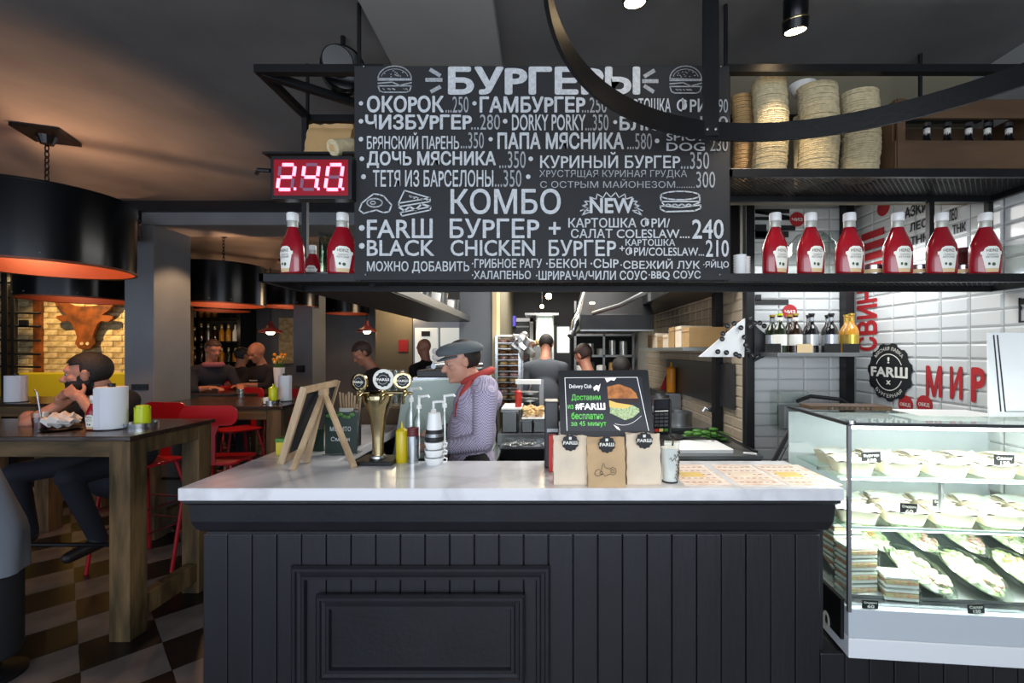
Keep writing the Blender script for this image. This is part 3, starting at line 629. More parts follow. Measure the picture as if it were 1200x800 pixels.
MB().box(xa,xa+.03,1.77,1.985,ZU,Z(117,1.76)).build('end_panel','wood_crate',cr,bevel=.002); MB().box(xb-.02,xb,1.77,1.985,ZU,Z(117,1.76)).build('end_panel','wood_crate',cr); MB().box(xa,xb,1.77,1.985,ZU,ZU+.01).build('crate_floor','wood_crate',cr)
MB().box(xa+.005,xa+.035,1.75,1.757,ZU,Z(117,1.76)).build('corner_batten','wood_crate',cr)
# generic bottle
def bottle(name,label,loc,h,r,m,cap,lab,group,first=None,labm='label_white'):
    if first: return dup(first,loc,0,label,group)
    t = thing(name,label,'bottle',loc,0,group)
    MB().lathe([(0,0),(r,0),(r,h*.55),(r*.8,h*.64),(r*.4,h*.74),(r*.36,h*.97),(0,h*.97)],n=20).build('bottle_body',m,t,smooth=True,local=True,ang=60)
    MB().lathe([(r*.38,h*.94),(r*.46,h*.95),(r*.46,h),(0,h)],n=16).build('cap',cap,t,local=True)
    if lab: MB().lathe([(r*1.015,h*.18),(r*1.015,h*.46)],n=20,caps=False).build('label',labm,t,local=True)
    MB().lathe([(r*.39,h*.76),(r*.39,h*.9)],n=16,caps=False).build('neck_label',labm,t,local=True)
    return t
f_ = None
for k,px in enumerate((1086,1110,1135,1157,1182)):
    t = bottle('crate_bottle',['first','second','third','fourth','fifth'][k]+' dark bottle from the left inside the wooden crate',(X(px,1.87),1.87,ZU+.01),.235,.03,'bottle_black','steel_dull',True,'bottles in the wooden crate',f_); f_ = f_ or t
# ---------------- bottle shelf on the niche wall ----------------
Yn = 2.72; zs = Z(413,2.66)
bs_ = thing('bottle_shelf','steel wall shelf with bottles left of the round black sign','shelf',(1.6,2.8,zs))
MB().box(1.375,1.93,2.66,2.95,zs-.024,zs).build('shelf_board','steel_dull',bs_,bevel=.002)
MB().box(X(989,2.9),X(999,2.9)+.0,2.88,2.945,.96,2.55).build('upright','black_metal',bs_,label='black wall upright')
data = [(905,'bottle_green','gold_foil','silver_foil'),(914,'bottle_green','lime','label_white'),(925,'bottle_brown','gold_foil','silver_foil'),(932,'bottle_brown','gold_foil','label_white'),(951,'bottle_black','black_plastic','silver_foil'),(948,'bottle_black','black_plastic','silver_foil'),(974,'bottle_black','black_plastic','silver_foil'),(970,'bottle_black','black_plastic','silver_foil'),(992,'bottle_amber','gold_foil','gold_foil'),(998,'bottle_amber','gold_foil','gold_foil')]
lbls = ['green bottle at the far left back of the wall shelf','green bottle with round pale label, front left on the wall shelf','brown bottle at the back beside the green ones','brown bottle with white label and gold neck on the wall shelf','dark bottle with tall silver label, front middle of wall shelf','dark bottle behind the tall silver labelled one','dark bottle with pale oval label, right of the shelf middle','dark bottle behind the oval labelled one','amber bottle at the back right of the wall shelf','amber bottle with gold label, front right of the wall shelf']
for k,(px,m,cp,lb) in enumerate(data):
    Y = 2.74 if k%2 else 2.84
    if k == 4: Y = 2.74
    if k == 5: Y = 2.86
    if k == 6: Y = 2.74
    if k == 7: Y = 2.86
    bottle('beer_bottle',lbls[k],(X(px,Y),Y,zs),.235,.038,m,cp,True,'bottles on the wall shelf',labm=lb)
for k,(a,c_) in enumerate(((896,914),(933,951),(965,984),(986,1006))):
    o = MB().box(X(a,2.68),X(c_,2.68),2.668,2.672,zs,zs+.052 if k!=1 else zs+.05).build('price_card','black_plastic' if k!=1 else 'label_tan'); tag(o,['black price card below the green bottles','beige price card before the middle bottles','black price card below the oval labelled bottle','black price card below the amber bottles'][k],'price card','price cards on the wall shelf')
# lettering and stickers on the tiled walls
def walltext(name,label,t,y0,y1,px0,px1,col,wall='right'):
    pass
def sticker_right(t,bold,pxa,pxb,pya0,pya1,m,b):
    """text on right wall between columns pxa..pxb; z from image rows measured at pxa"""
    Ya,Yb = F*2.026/(pxa-CX),F*2.026/(pxb-CX); z1 = Z(pya0,Ya); z0 = Z(pya1,Ya)
    b.text(t,(2.026,Ya,z0),(0,-1,0),(0,0,1),Ya-Yb,z1-z0,bold); return b
b = MB(); sticker_right('М',3,1085,1104,428,464,'red_sign',b); sticker_right('И',3,1113,1128,429,467,'',b); sticker_right('Р',3,1138,1155,430,471,'',b)
tag(b.build('wall_lettering','red_sign'),'red letters МИР on the tiled right wall','lettering')
b = MB(); Yl0 = F*2.026/(1004-CX); Yl1 = F*2.026/(1028-CX)
z = Z(411,Yl0)
for ch,h in (('С',.085),('В',.085),('И',.085),('Н',.085),('И',.085)):
    b.text(ch,(2.026,Yl1,z),(0,0,1),(0,1,0),h*1.05,Yl0-Yl1,3); z += .1
tag(b.build('wall_lettering','red_sign'),'vertical red lettering near the wall corner above the bottle shelf','lettering')
for k,(nm,px,py,r_) in enumerate((('red round wall sticker below the black gear sign',1061,474,.052),('red round wall sticker under the red letters, half behind the case',1083,474,.05),('small dark red badge high on the right wall',1035,243,.05))):
    Y = F*2.026/(px-CX); t = thing('wall_sticker',nm,'sticker',(2.026,Y,Z(py,Y)))
    mtl = Euler((0,R(-90),0)).to_matrix()
    MB().lathe([(0,-.0),(r_,0),(r_,.002),(0,.002)],(2.028,Y,Z(py,Y)),24,mtx=mtl).build('disc','red_sign',t)
    MB().text('ОБЕД' if k<2 else '!',(2.0245,Y+r_*.7,Z(py,Y)-.012),(0,-1,0),(0,0,1),r_*1.4,.022,1).build('lettering','label_white',t) if k<2 else None
for t_,xa_,xb_,ya,yb in (('АЗКИ',1060,1087,244,257),('ЛЕО',1066,1087,262,272),('ТНК',1067,1088,278,288),('ЛЕО',1112,1122,246,260),('ТНК',1116,1132,264,275)):
    b = MB(); sticker_right(t_,2,xa_,xb_,ya,yb,'',b)
    tag(b.build('wall_lettering','ink'),'black %s letters %s the fourth ketchup bottle, %s row'%(t_,'right of' if xa_<1100 else 'far right of','top' if ya<262 else ('lowest' if ya>270 else 'middle')),'lettering')
b = MB()
for y in (278,290,302,314):
    Ya = F*2.026/(1010-CX); Yb = F*2.026/(1036-CX); b.box(2.024,2.027,Yb,Ya,Z(y+5,Ya),Z(y-3,Ya))
tag(b.build('wall_stripes','red_sign'),'red stripes on the right wall between ketchup bottles','stripes')
# black letters and round sticker on the niche wall
b = MB(); Yw = 2.946; s2 = Yw/F
for t_,x0,x1,y0,y1 in (('И',885,925,244,259),('Г',885,932,263,281),('К',885,925,345,357)): pass
b.box(X(885,Yw),X(925,Yw),Yw-.002,Yw,Z(250,Yw),Z(245,Yw)).box(X(885,Yw),X(925,Yw),Yw-.002,Yw,Z(258,Yw),Z(254,Yw)).poly([(0,0),(.22,-.035),(.22,-.015),(0,.02)],(X(885,Yw),Yw,Z(250,Yw)),(1,0,0),(0,0,1),.002)
b.box(X(885,Yw),X(924,Yw),Yw-.002,Yw,Z(278,Yw),Z(271,Yw)).box(X(885,Yw),X(898,Yw),Yw-.002,Yw,Z(280,Yw),Z(263,Yw)).box(X(912,Yw),X(932,Yw),Yw-.002,Yw,Z(270,Yw),Z(264,Yw))
b.box(X(885,Yw),X(924,Yw),Yw-.002,Yw,Z(357,Yw),Z(351,Yw)).box(X(885,Yw),X(892,Yw),Yw-.002,Yw,Z(352,Yw),Z(345,Yw))
tag(b.build('wall_lettering','ink'),'black block lettering on the white niche tiles','lettering')
for nm,px,py in (('round red sticker above the bottles on the niche tiles',925.5,365),('round red sticker between upper ketchup bottles on niche tiles',934,257)):
    t = thing('wall_sticker',nm,'sticker',(X(px,Yw),Yw,Z(py,Yw)))
    MB().lathe([(0,0),(.047,0),(.047,.002),(0,.002)],(X(px,Yw),Yw,Z(py,Yw)),24,mtx=Euler((R(90),0,0)).to_matrix()).build('disc','red_sign',t)
    MB().text('ЧИЗ',(X(px,Yw)-.035,Yw-.003,Z(py,Yw)-.012),(1,0,0),(0,0,1),.07,.022,2).build('lettering','label_white',t)
# black gear sign
Yg = 2.66; gs = thing('gear_sign','black toothed round sign with large white lettering on the right wall','sign',(2.02,Yg,Z(436,Yg)))
def gearpts(r,teeth,d): 
    out = []
    for k in range(teeth):
        a0 = 2*math.pi*k/teeth
        for q,rad in ((0,r),(.18,r+d),(.5,r+d),(.68,r)): out.append((rad*math.cos(a0+q*2*math.pi/teeth), rad*math.sin(a0+q*2*math.pi/teeth)))
    return out
def emblem(parent,c,ux,uy,r,nrm,teeth=12,ringm='label_white',bgm='ink',txt='label_white',small=False):
    c = V3(c); ux = V3(ux); uy = V3(uy); nrm = V3(nrm)
    MB().poly(gearpts(r*.93,teeth,r*.07),c,ux,uy,-.003 if ux.cross(uy).dot(nrm)<0 else .003).build('emblem_disc',bgm,parent)
    q = c+nrm*.004; b = MB(); n = 40; vv=[];ff=[]
    for rad0,rad1,a0,a1 in ((.60,.63,25,155),(.60,.63,205,335)):
        base=len(vv)
        for k in range(21):
            a = R(a0+(a1-a0)*k/20); vv += [q+(ux*math.cos(a)+uy*math.sin(a))*r*rad0, q+(ux*math.cos(a)+uy*math.sin(a))*r*rad1]
        ff += [(base+2*k,base+2*k+1,base+2*k+3,base+2*k+2) for k in range(20)]
    b.add(vv,ff)
    b.text('FARШ',q-ux*r*.82-uy*r*.17,ux,uy,r*1.64,r*.36,3)
    if not small:
        for s,a0,a1,rad in (('МЯСНАЯ ЛАВКА',140,40,.74),('БУРГЕРНАЯ',225,315,.78)):
            L_ = r*rad*abs(R(a1-a0)); hh = r*.13
            def fn(x,y,a0=a0,a1=a1,rad=rad,L_=L_):
                if a1<a0: a = R(a0+(a1-a0)*x/L_); rr2 = r*rad+y*1.0
                else: a = R(a0+(a1-a0)*x/L_); rr2 = r*rad+hh-y-hh*.3
                return q+(ux*math.cos(a)+uy*math.sin(a))*rr2
            b.text(s,q,ux,uy,L_,hh,2,fn=fn)
        b.text('x',q-ux*r*.1-uy*r*.42,ux,uy,r*.2,r*.14,2); b.text('!',q-ux*r*.05+uy*r*.3,ux,uy,r*.1,r*.22,2)
    b.build('emblem_lettering',txt,parent)
emblem(gs,(2.026,Yg,Z(436,Yg)),(0,-1,0),(0,0,1),.172,(-1,0,0),11)
# mounted dark frame picture at right edge and white poster A frame are with the case
# post with bottle caps
kp = thing('steel_post','black steel post with bottle caps stuck on it beside the kitchen opening','post',(1.33,2.93,0))
MB().box(X(872,2.93),X(882,2.93),2.9,2.955,0,2.7).build('post_tube','black_metal',kp,bevel=.003)
mp_ = thing('magnet_plate','white angled steel plate carrying bottle caps beside the black post','panel',(X(850,2.9),2.9,Z(418,2.9)))
MB().poly([(X(818,2.9),Z(418,2.9)),(X(871,2.9),Z(418,2.9)),(X(872,2.9),Z(373,2.9)),(X(866,2.9),Z(377,2.9))],(0,2.885,0),(1,0,0),(0,0,1),-.012).build('plate','white_plastic',mp_)
MB().poly([(X(883,2.9),Z(424,2.9)),(X(906,2.9),Z(412,2.9)),(X(900,2.9),Z(395,2.9)),(X(888,2.9),Z(385,2.9)),(X(883,2.9),Z(380,2.9))],(0,2.885,0),(1,0,0),(0,0,1),-.008).build('plate','fridge_dark',mp_)
rnd = random.Random(3)
spots_ = [(869+14*math.cos(a)*1.0+18, 398+20*math.sin(a)) for a in [i*.42-2.2 for i in range(13)]] + [(846,397),(852,382),(860,379),(841,412),(851,413),(862,415),(847,391),(868,384),(872,395),(876,409),(866,417),(879,372),(874,404)]
cap_me = None
for px,py in spots_:
    Y = 2.875
    if cap_me is None:
        co = MB().lathe([(0,-.004),(.012,-.004),(.0155,0),(.0165,.005),(.0145,.005),(.0,.0)],n=16,mtx=Euler((R(90),0,0)).to_matrix()).build('bottle_cap','ink',mp_,local=True)
        cm = MB().box(-.009,.009,-.0075,-.0045,-.002,.002).build('print_mark','steel_dull',co,local=True); cap_me = co
    else:
        co = cap_me.copy(); C.objects.link(co); q = cm.copy(); C.objects.link(q); q.parent = co
    co.location = Vector((X(px,Y),Y,Z(py,Y)))-OFF[mp_.name]; co.rotation_euler = (0,R(rnd.uniform(-60,60)),0)
# clear box on niche wall
cb = thing('wall_dispenser','clear plastic dispenser box on the niche tiles left of the glass case','dispenser',(X(930,2.85),2.85,Z(508,2.85)))
b = MB().box(X(912,2.82),X(950,2.82),2.82,2.94,Z(505,2.82),Z(458,2.82)); b.build('box_shell','clear_plastic',cb,bevel=.02)
MB().box(X(917,2.88),X(944,2.88),2.86,2.94,Z(503,2.88),Z(475,2.88)).build('insides','steel_dull',cb,bevel=.01)
MB().tube([(X(934,2.8),2.8,Z(470,2.8)),(X(950,2.8),2.8,Z(464,2.8)),(X(985,2.75),2.75,Z(468,2.75)),(X(1000,2.7),2.7,Z(478,2.7))],.012).build('lid_band','black_plastic',cb)
# ---------------- small camera speaker on the lintel ----------------
wsp = thing('wall_speaker','small black speaker hung under the ceiling beam by the grey pillar','speaker',P(150,262,3.85))
MB().obox(P(151,269,3.85),(.12,.14,.19),(8,0,12)).build('housing','black_plastic',wsp,bevel=.012)
MB().tube([P(156,268,3.85),P(164,262,3.9),P(164,245,3.98)],.012).build('bracket','black_metal',wsp); MB().ell(P(162,279,3.88),.02,n=10,m=6).build('swivel','black_plastic',wsp)
# ---------------- things on the counter ----------------
ea = thing('easel_chalkboard','small wooden framed chalkboard easel on the left end of the counter','easel',(-1.08,2.1,ZT))
A0,A1 = Vector((-1.144,1.99,ZT)),Vector((-1.058,2.02,1.435)); B0,B1 = Vector((-1.19,2.42,ZT)),Vector((-1.085,2.40,1.44))
for a,b in ((A0,A1),(B0,B1)): MB().beam(a+Vector((0,0,.002)),b,.03,.018,up=(0,1,0)).build('stile','wood_light',ea,bevel=.002)
for u in (.06,.96): MB().beam(A0.lerp(A1,u),B0.lerp(B1,u),.018,.032).build('rail','wood_light',ea,bevel=.002)
q = [A0.lerp(A1,.07),B0.lerp(B1,.07),B0.lerp(B1,.95),A0.lerp(A1,.95)]; dn = Vector((.006,0,0))
MB().add([p+s*dn for s in (-.5,.5) for p in q],[(0,1,2,3),(7,6,5,4),(0,4,5,1),(1,5,6,2),(2,6,7,3),(3,7,4,0)]).build('chalk_panel','chalkboard',ea)
ap = Vector((-1.045,2.17,1.40))
for p in ((-1.035,1.885,ZT),(-1.04,2.0,ZT),(-.80,1.93,ZT)): MB().beam(Vector(p)+Vector((0,0,.003)),ap,.024,.016).build('leg','wood_light',ea,bevel=.002)
MB().obox(ap,(.03,.05,.03)).build('hinge_block','wood_light',ea,bevel=.003)
MB().beam(ap,(-1.085,2.2,1.415),.012).build('strut','wood_light',ea)
gc = thing('menu_card','dark green drinks card in a clear stand right of the easel','menu card',(X(400,2.2),2.2,ZT))
xa,xb = X(381,2.18),X(418,2.18)
MB().box(xa,xb,2.18,2.186,ZT+.004,Z(483,2.18)).build('card','green_card',gc); MB().box(xa-.004,xb+.004,2.186,2.19,ZT+.002,Z(481,2.18)).build('stand_back','clear_plastic',gc); MB().box(xa-.004,xb+.004,2.15,2.24,ZT,ZT+.004).build('stand_foot','clear_plastic',gc)
b = MB().text('МОХИТО',(X(387,2.18),2.178,Z(505,2.18)),(1,0,0),(0,0,1),.10,.022,1).text('Смузи',(X(388,2.18),2.178,Z(518,2.18)),(1,0,0),(0,0,1),.09,.026,1); b.build('card_lettering','chalk',gc)
b = MB()
for k in range(7): b.ell((X(385+k*4.6,2.18),2.179,Z(487+2*math.sin(k*1.7),2.18)),(.013,.0015,.008),n=10,m=6)
b.build('leaf_print','green_leaf',gc)
gc2 = thing('menu_card','small dark green card between the easel legs','menu card',(X(368,2.25),2.25,ZT)); MB().box(X(358,2.25),X(379,2.25),2.25,2.256,ZT+.001,Z(503,2.25)).build('card','green_card',gc2); MB().box(X(358,2.25),X(379,2.25),2.23,2.28,ZT,ZT+.003).build('stand_foot','clear_plastic',gc2)
lb_ = thing('lime_box','low olive green box on the counter left of the easel','box',(-1.23,2.3,ZT)); MB().box(-1.27,-1.2,2.16,2.3,ZT,ZT+.075).build('box_body','mustard',lb_,bevel=.004); MB().box(-1.272,-1.198,2.158,2.302,ZT+.06,ZT+.08).build('lid','green_leaf',lb_,bevel=.004)
ws = thing('white_straw_holder','thin white straw standing left of the easel','straw',(-1.2,2.4,ZT)); MB().tube([(-1.21,2.36,ZT),(-1.2,2.36,ZT+.13)],.008,10).build('straw','white_plastic',ws,smooth=True)
sh2 = thing('stirrer_holder','black holder full of wooden stirrers behind the green drinks card','stirrer holder',(X(411,2.35),2.35,ZT))
xc = X(411,2.35); MB().box(xc-.045,xc+.04,2.31,2.39,ZT,Z(479,2.35)).build('holder_box','black_plastic',sh2,bevel=.004); MB().box(xc-.04,xc+.03,2.306,2.311,Z(482,2.31),Z(478,2.31)).build('holder_label','label_white',sh2)
for k in range(11): MB().beam((xc-.035+.007*k,2.34+(k%3)*.012,ZT+.1),(xc-.055+.0105*k,2.345+(k%3)*.012,Z(459+(k%4)*1.5,2.35)),.009,.002).build('stirrer','wood_light',sh2)
# beer tap
bt = thing('beer_tap','polished brass beer tap tower with three round badges','beer tap',(X(443,2.03),2.03,ZT)); xt,yt = X(443,2.03),2.03
MB().box(xt-.085,xt+.085,yt-.07,yt+.07,ZT,ZT+.018).build('base','black_metal',bt,bevel=.005)
sp = 2.03/F
MB().lathe([(.03,ZT+.018),(.03,ZT+.03),(.024,ZT+.034),(.024,ZT+.10),(.026,ZT+.13),(.034,ZT+.19),(.05,ZT+.245),(.062,ZT+.275),(.066,ZT+.30),(.05,ZT+.315),(0,ZT+.32)],(xt,yt,0),32,sx=1.05,sy=.8).build('tower','brass',bt,smooth=True,ang=50)
MB().lathe([(.031,ZT+.018),(.034,ZT+.02),(.034,ZT+.03),(.031,ZT+.034)],(xt,yt,0),24).build('collar','steel',bt,smooth=True)
MB().tube([P(420,461,2.0),P(430,460,2.0),P(470,460,2.0),P(483,461,2.0)],.007,12).build('crossbar','brass',bt,smooth=True)
for k,(px,py,r_) in enumerate(((421.5,447.5,10.5),(449.5,444.5,11.7),(472,446,10))):
    c = P(px,py,1.975); r2 = r_*sp; mr = Euler((R(90),0,R((-18,0,14)[k]))).to_matrix(); nrm = mr@Vector((0,0,1)); ux = mr@Vector((1,0,0))
    rim = MB().lathe([(0,-.006),(r2,-.006),(r2*1.02,0),(r2,.006),(r2*.88,.007),(r2*.86,.003),(0,.003)],c,32,mtx=mr).build('badge','brass' if k!=1 else 'label_white',bt,smooth=True,ang=30)
    emblem(rim,c+nrm*.004,ux,(0,0,1),r2*.72,nrm,10,small=True)
    MB().tube([c-Vector((0,0,r2)),(c.x,2.0,Z(461,2.0))],.006,10).build('badge_stem','brass',bt,smooth=True)
    f0 = P((424,450,476)[k],461,1.99); MB().tube([f0,f0+Vector((0,-.035,-.01)),f0+Vector((0,-.045,-.04))],[.008,.008,.006],12).build('spout','brass',bt,smooth=True)
    MB().ell(f0+Vector((0,-.012,.012)),(.011,.011,.014),n=14,m=8).build('valve_knob','brass',bt,smooth=True)
def squeeze(name,label,loc,h,r,m,group=None,cat='bottle'):
    t = thing(name,label,cat,loc,0,group)
    MB().lathe([(0,0),(r*.95,0),(r,.006),(r,h*.7),(r*.93,h*.73)],n=22).build('bottle_body',m,t,smooth=True,local=True); MB().lathe([(r*1.02,h*.72),(r*1.02,h*.78),(r*.6,h*.83),(r*.25,h*.86),(r*.12,h),(0,h)],n=20).build('nozzle_cap',m,t,smooth=True,local=True); return t
squeeze('mustard_bottle','yellow mustard squeeze bottle beside the beer tap on the counter',(X(471,2.03),2.03,ZT),.18,.026,'mustard')
sk = thing('steel_shaker','steel shaker cup right of the yellow mustard bottle','shaker',(X(484,2.02),2.02,ZT)); MB().lathe([(0,0),(.024,0),(.027,.12),(.025,.12),(.022,.01),(0,.01)],n=24).build('cup_body','steel',sk,smooth=True,local=True); MB().lathe([(.024,.10),(.024,.155),(.0,.16)],n=20).build('red_straws','red_dark',sk,local=True)
def pump(label,px,Y,h,r,m='clear_plastic'):
    t = thing('pump_bottle',label,'bottle',(X(px,Y),Y,ZT),0,'clear pump bottles behind the cup stack')
    MB().lathe([(0,0),(r,0),(r,h*.6),(r*.4,h*.72),(r*.35,h*.8)],n=20,caps=False).build('bottle_glass',m,t,smooth=True,local=True); MB().lathe([(0,h*.79),(r*.42,h*.79),(r*.42,h*.85),(.006,h*.86),(.006,h)],n=14).build('pump_collar','white_plastic',t,local=True); MB().tube([(0,0,h*.98),(.045,-.01,h),(.05,-.01,h*.97)],.006,8).build('pump_spout','white_plastic',t,local=True)
    MB().tube([(0,0,.01),(0,0,h*.8)],.004,8).build('dip_tube','white_plastic',t,local=True)
pump('clear pump bottle between the steel shaker and white cups',491,2.1,.29,.028); pump('clear pump bottle behind the upside down white cup',508,2.14,.26,.03); pump('clear pump bottle right of the white cup stack',521,2.14,.29,.026); pump('tall clear pump bottle behind the steel shaker',482,2.17,.32,.026)
ck = thing('paper_cup','black printed paper cup under the white upside down cup','cup',(X(509,2.0),2.0,ZT+.102)); sc_ = 2.0/F
MB().lathe([(0,0),(.038,0),(.041,.002),(.036,.05),(.034,.05)],n=26).build('cup_body','ink',ck,smooth=True,local=True)
b = MB()
for z in (.012,.024,.036): b.lathe([(.0405-.0008*z*100*.0,z),(.0405-.004,z+.003)],n=26,caps=False)
MB().lathe([(.0408,.02),(.0398,.034)],n=26,caps=False,sx=1.0,sy=1.0).build('print_band','steel_dull',ck,local=True)
tk = thing('takeaway_cup','white paper cup upside down on top of the counter cup stack','cup',(X(509,2.0),2.0,ZT+.152)); MB().lathe([(.0,.072),(.026,.072),(.033,0),(.031,0)],n=26,caps=False).build('cup_body','white_plastic',tk,smooth=True,local=True); MB().lathe([(0,.0725),(.026,.0725)],n=26,caps=False).build('cup_base','white_plastic',tk,local=True)
for k in range(3):
    t = thing('white_bowl',['bottom white saucer cup of the stack on the counter','middle white cup of the stack on the counter','top white cup of the stack, below the black printed cup'][k],'cup',(X(509,2.0),2.0,ZT+.034*k),0,'white cups stacked on the counter')
    MB().lathe([(0,.0),(.034,0),(.043,.028),(.044,.0335),(.041,.0335),(.032,.006),(0,.005)],n=28).build('cup_body','white_plastic',t,smooth=True,local=True)
    MB().tube([(.042,0,.027),(.056,0,.024),(.054,0,.01),(.038,0,.009)],.0035,8).build('handle','white_plastic',t,smooth=True,local=True)
    MB().lathe([(.0435,.031),(.0446,.0325),(.0435,.0338)],n=28,caps=False).build('dark_rim','ink',t,local=True)
# monitor with advert
mo = thing('advert_monitor','black framed monitor showing a burger delivery advert on the counter','monitor',(X(712,1.86),1.86,ZT))
BL,BR,TL = P(657,513,1.82),P(767,513,1.80),P(654,434,1.90); ux,uy = BR-BL,TL-BL; nn = ux.cross(uy).normalized()
W_,H_ = ux.length,uy.length; uxn,uyn = ux.normalized(),uy.normalized()
MB().poly(rr(W_,H_,.008),BL,uxn,uyn,-.03).build('bezel','black_plastic',mo)
def scr(px,py,lift=.0015):
    u = (px-657)/110; v = (513-py)/79; return BL+ux*(u+.0)+uy*v+nn*lift
sw,shh = W_/110,H_/79
MB().poly([(0,0),(94*sw,0),(94*sw,62*shh),(0,62*shh)],scr(665,505,.0),uxn,uyn,.001).build('screen','screen_dark',mo)
b = MB()
for a,c in (((665,443),(753,443)),((753,443),(761,505)),((665,443),(665,505))): b.beam(scr(*a),scr(*c),.002,.0015)
b.build('screen_edge','screen_white',mo)
def stext(t,x0,y0,x1,y1,bold,m,name='screen_lettering'): return MB().text(t,scr(x0,y1,.0022),uxn,uyn,(x1-x0)*sw,(y1-y0)*shh,bold).build(name,m,mo)
stext('Delivery Club',670,451,697,457,0,'screen_white'); stext('Доставим',672,463,707,471,1,'screen_green'); stext('из',667,475,674,480,1,'screen_green'); stext('#',676,474,682,481,2,'screen_white'); stext('FARШ',682,473,712,481,3,'screen_white'); stext('бесплатно',671,484,709,492,1,'screen_green'); stext('за 45 минут',670,494,712,501,1,'screen_green')
def splat(pts,m,name,lift=.0024): 
    q = [scr(x,y,lift) for x,y in pts]; return MB().add(q,[tuple(range(len(q)))]).build(name,m,mo)
splat([(699,455),(703,452),(706,453),(708,450),(707,455),(705,460),(703,457),(700,459)],'screen_white','horse_print')
splat([(716,454),(730,451),(744,456),(750,462),(752,469),(716,468)],'screen_bun','burger_print'); splat([(716,468),(752,468),(751,473),(733,475),(717,472)],'screen_patty','burger_print',.0026)
splat([(717,470),(726,473),(745,476),(735,480),(717,478)],'screen_cheese','burger_print',.0028); splat([(718,477),(728,479),(745,476),(752,480),(752,484),(744,490),(734,493),(724,488),(717,485)],'screen_leaf','burger_print',.0027)
splat([(714,444),(728,443),(725,447),(721,446),(716,449)],'screen_white','splash_print'); splat([(720,498),(726,501),(728,505),(724,503)],'screen_white','splash_print')
b = MB(); pr_ = [scr(722+32*k/14,497+3*math.sin(k/14*3.1)-(k/14)**2*9,.0024) for k in range(15)]; b.tube(pr_,.0008,4); b.build('plate_print','screen_white',mo)
MB().beam(BL+ux*.5-nn*.03+uy*.1,Vector((X(712,1.9),1.95,ZT+.01)),.06,.02).build('stand','black_plastic',mo); MB().box(X(690,1.95),X(735,1.95),1.86,2.0,ZT,ZT+.012).build('foot','black_plastic',mo,bevel=.003)
# POS box and red slip
po = thing('receipt_printer','black receipt printer left of the advert monitor','printer',(X(646,2.0),1.98,ZT)); MB().box(X(638,1.92),X(655,1.92),1.92,2.03,ZT,Z(470,1.92)).build('housing','black_plastic',po,bevel=.006); MB().box(X(641,1.92),X(654,1.92),1.915,1.921,Z(506,1.92),Z(502,1.92)).build('paper_slot','steel_dull',po)
rd = thing('red_box','narrow red box standing behind the leftmost paper bag','box',(X(647,1.88),1.88,ZT)); MB().box(X(643,1.86),X(652,1.86),1.86,1.9,ZT,Z(510,1.86)).build('box_body','pos_red',rd,bevel=.003)
# paper bags with emblem stickers
for k,(x0,x1,y0,y1) in enumerate(((648.5,688,512,568),(689,733,514,571),(735,775,509,568))):
    Yb_ = .5*F/(y1-CY); t,w_,h = paperbag(x0,x1,y0,y1,Yb_,.07,'paper_bag',['kraft bag with round sticker left under the monitor','crumpled middle kraft bag with a drawn bull, under the monitor','rightmost kraft bag with round sticker beside the plastic cup'][k],'kraft_pale','white',None) if False else paperbag(x0,x1,y0,y1,Yb_,.07,'paper_bag',['kraft bag with round sticker left under the monitor','crumpled middle kraft bag with a printed drawing, under the monitor','rightmost kraft bag with round sticker beside the plastic cup'][k],'kraft_pale' if k!=1 else 'kraft','paper bags in front of the monitor')
    t.location.z = ZT+.0005
    st = bpy.data.objects.new('sticker',None); 
    cz = h*.88; 
    c = Vector(((x0+x1)/2*0, -.032, cz)); o_ = MB().lathe([(0,0),(.001,0)],(0,0,-5),3)
    emb = MB().poly(gearpts(.029,11,.0025),(0,-.034,cz),(1,0,0),(0,0,1),.002).build('round_sticker','ink',t,local=True)
    MB().text('FARШ',(-.026,-.0375,cz-.006),(1,0,0),(0,0,1),.052,.013,3).build('sticker_lettering','label_white',emb,local=True); bpy.data.objects.remove(st)
    MB().box(-.005,.005,-.0375,-.036,cz+.012,cz+.022).build('sticker_mark','label_white',emb,local=True)
    if k == 1:
        b = MB(); pts = [(-.045,.05),(-.04,.062),(-.03,.067),(-.02,.06),(-.018,.075),(-.012,.09),(-.008,.075),(0,.07),(.012,.068),(.02,.074),(.03,.07),(.034,.06),(.03,.05),(.022,.046),(.012,.05),(.004,.046),(-.006,.042),(-.014,.05),(-.026,.044),(-.036,.042),(-.045,.05)]
        b.tube([(x_,-.04,z_) for x_,z_ in pts],.0009,5); b.tube([(.005*math.cos(a/2)-.02,-.04,.054+.005*math.sin(a/2)) for a in range(13)],.0009,5); b.tube([(.006*math.cos(a/2)+.02,-.04,.06+.006*math.sin(a/2)) for a in range(13)],.0009,5); b.build('printed_drawing','ink',t,local=True)
# card terminal
ct = thing('card_terminal','dark card terminal tilted on a black stand right of the monitor','card terminal',(X(776,1.95),1.95,ZT))
mt = Matrix.Translation(P(776,489,1.93)) @ Euler((R(62),R(-6),R(-28))).to_matrix().to_4x4()
def tl(b,name,m,**k): return b.xf(mt).build(name,m,ct,**k)
tl(MB().box(-.036,.036,-.085,.085,-.02,.01),'terminal_body','black_plastic',bevel=.006); tl(MB().box(-.028,.028,.035,.075,.01,.0115),'terminal_screen','screen_dark'); tl(MB().box(-.028,.028,.022,.027,.01,.012),'screen_strip','label_white')
for r_ in range(4):
    for c_ in range(3): tl(MB().box(-.028+c_*.02,-.012+c_*.02,.004-r_*.016,.014-r_*.016,.01,.0135),'key','steel_dull')
for c_,m_ in enumerate(('pos_red','yellow_print','green_leaf')): tl(MB().box(-.028+c_*.02,-.012+c_*.02,-.066,-.054,.01,.0135),'key',m_,label=['red key','yellow key','green key'][c_])
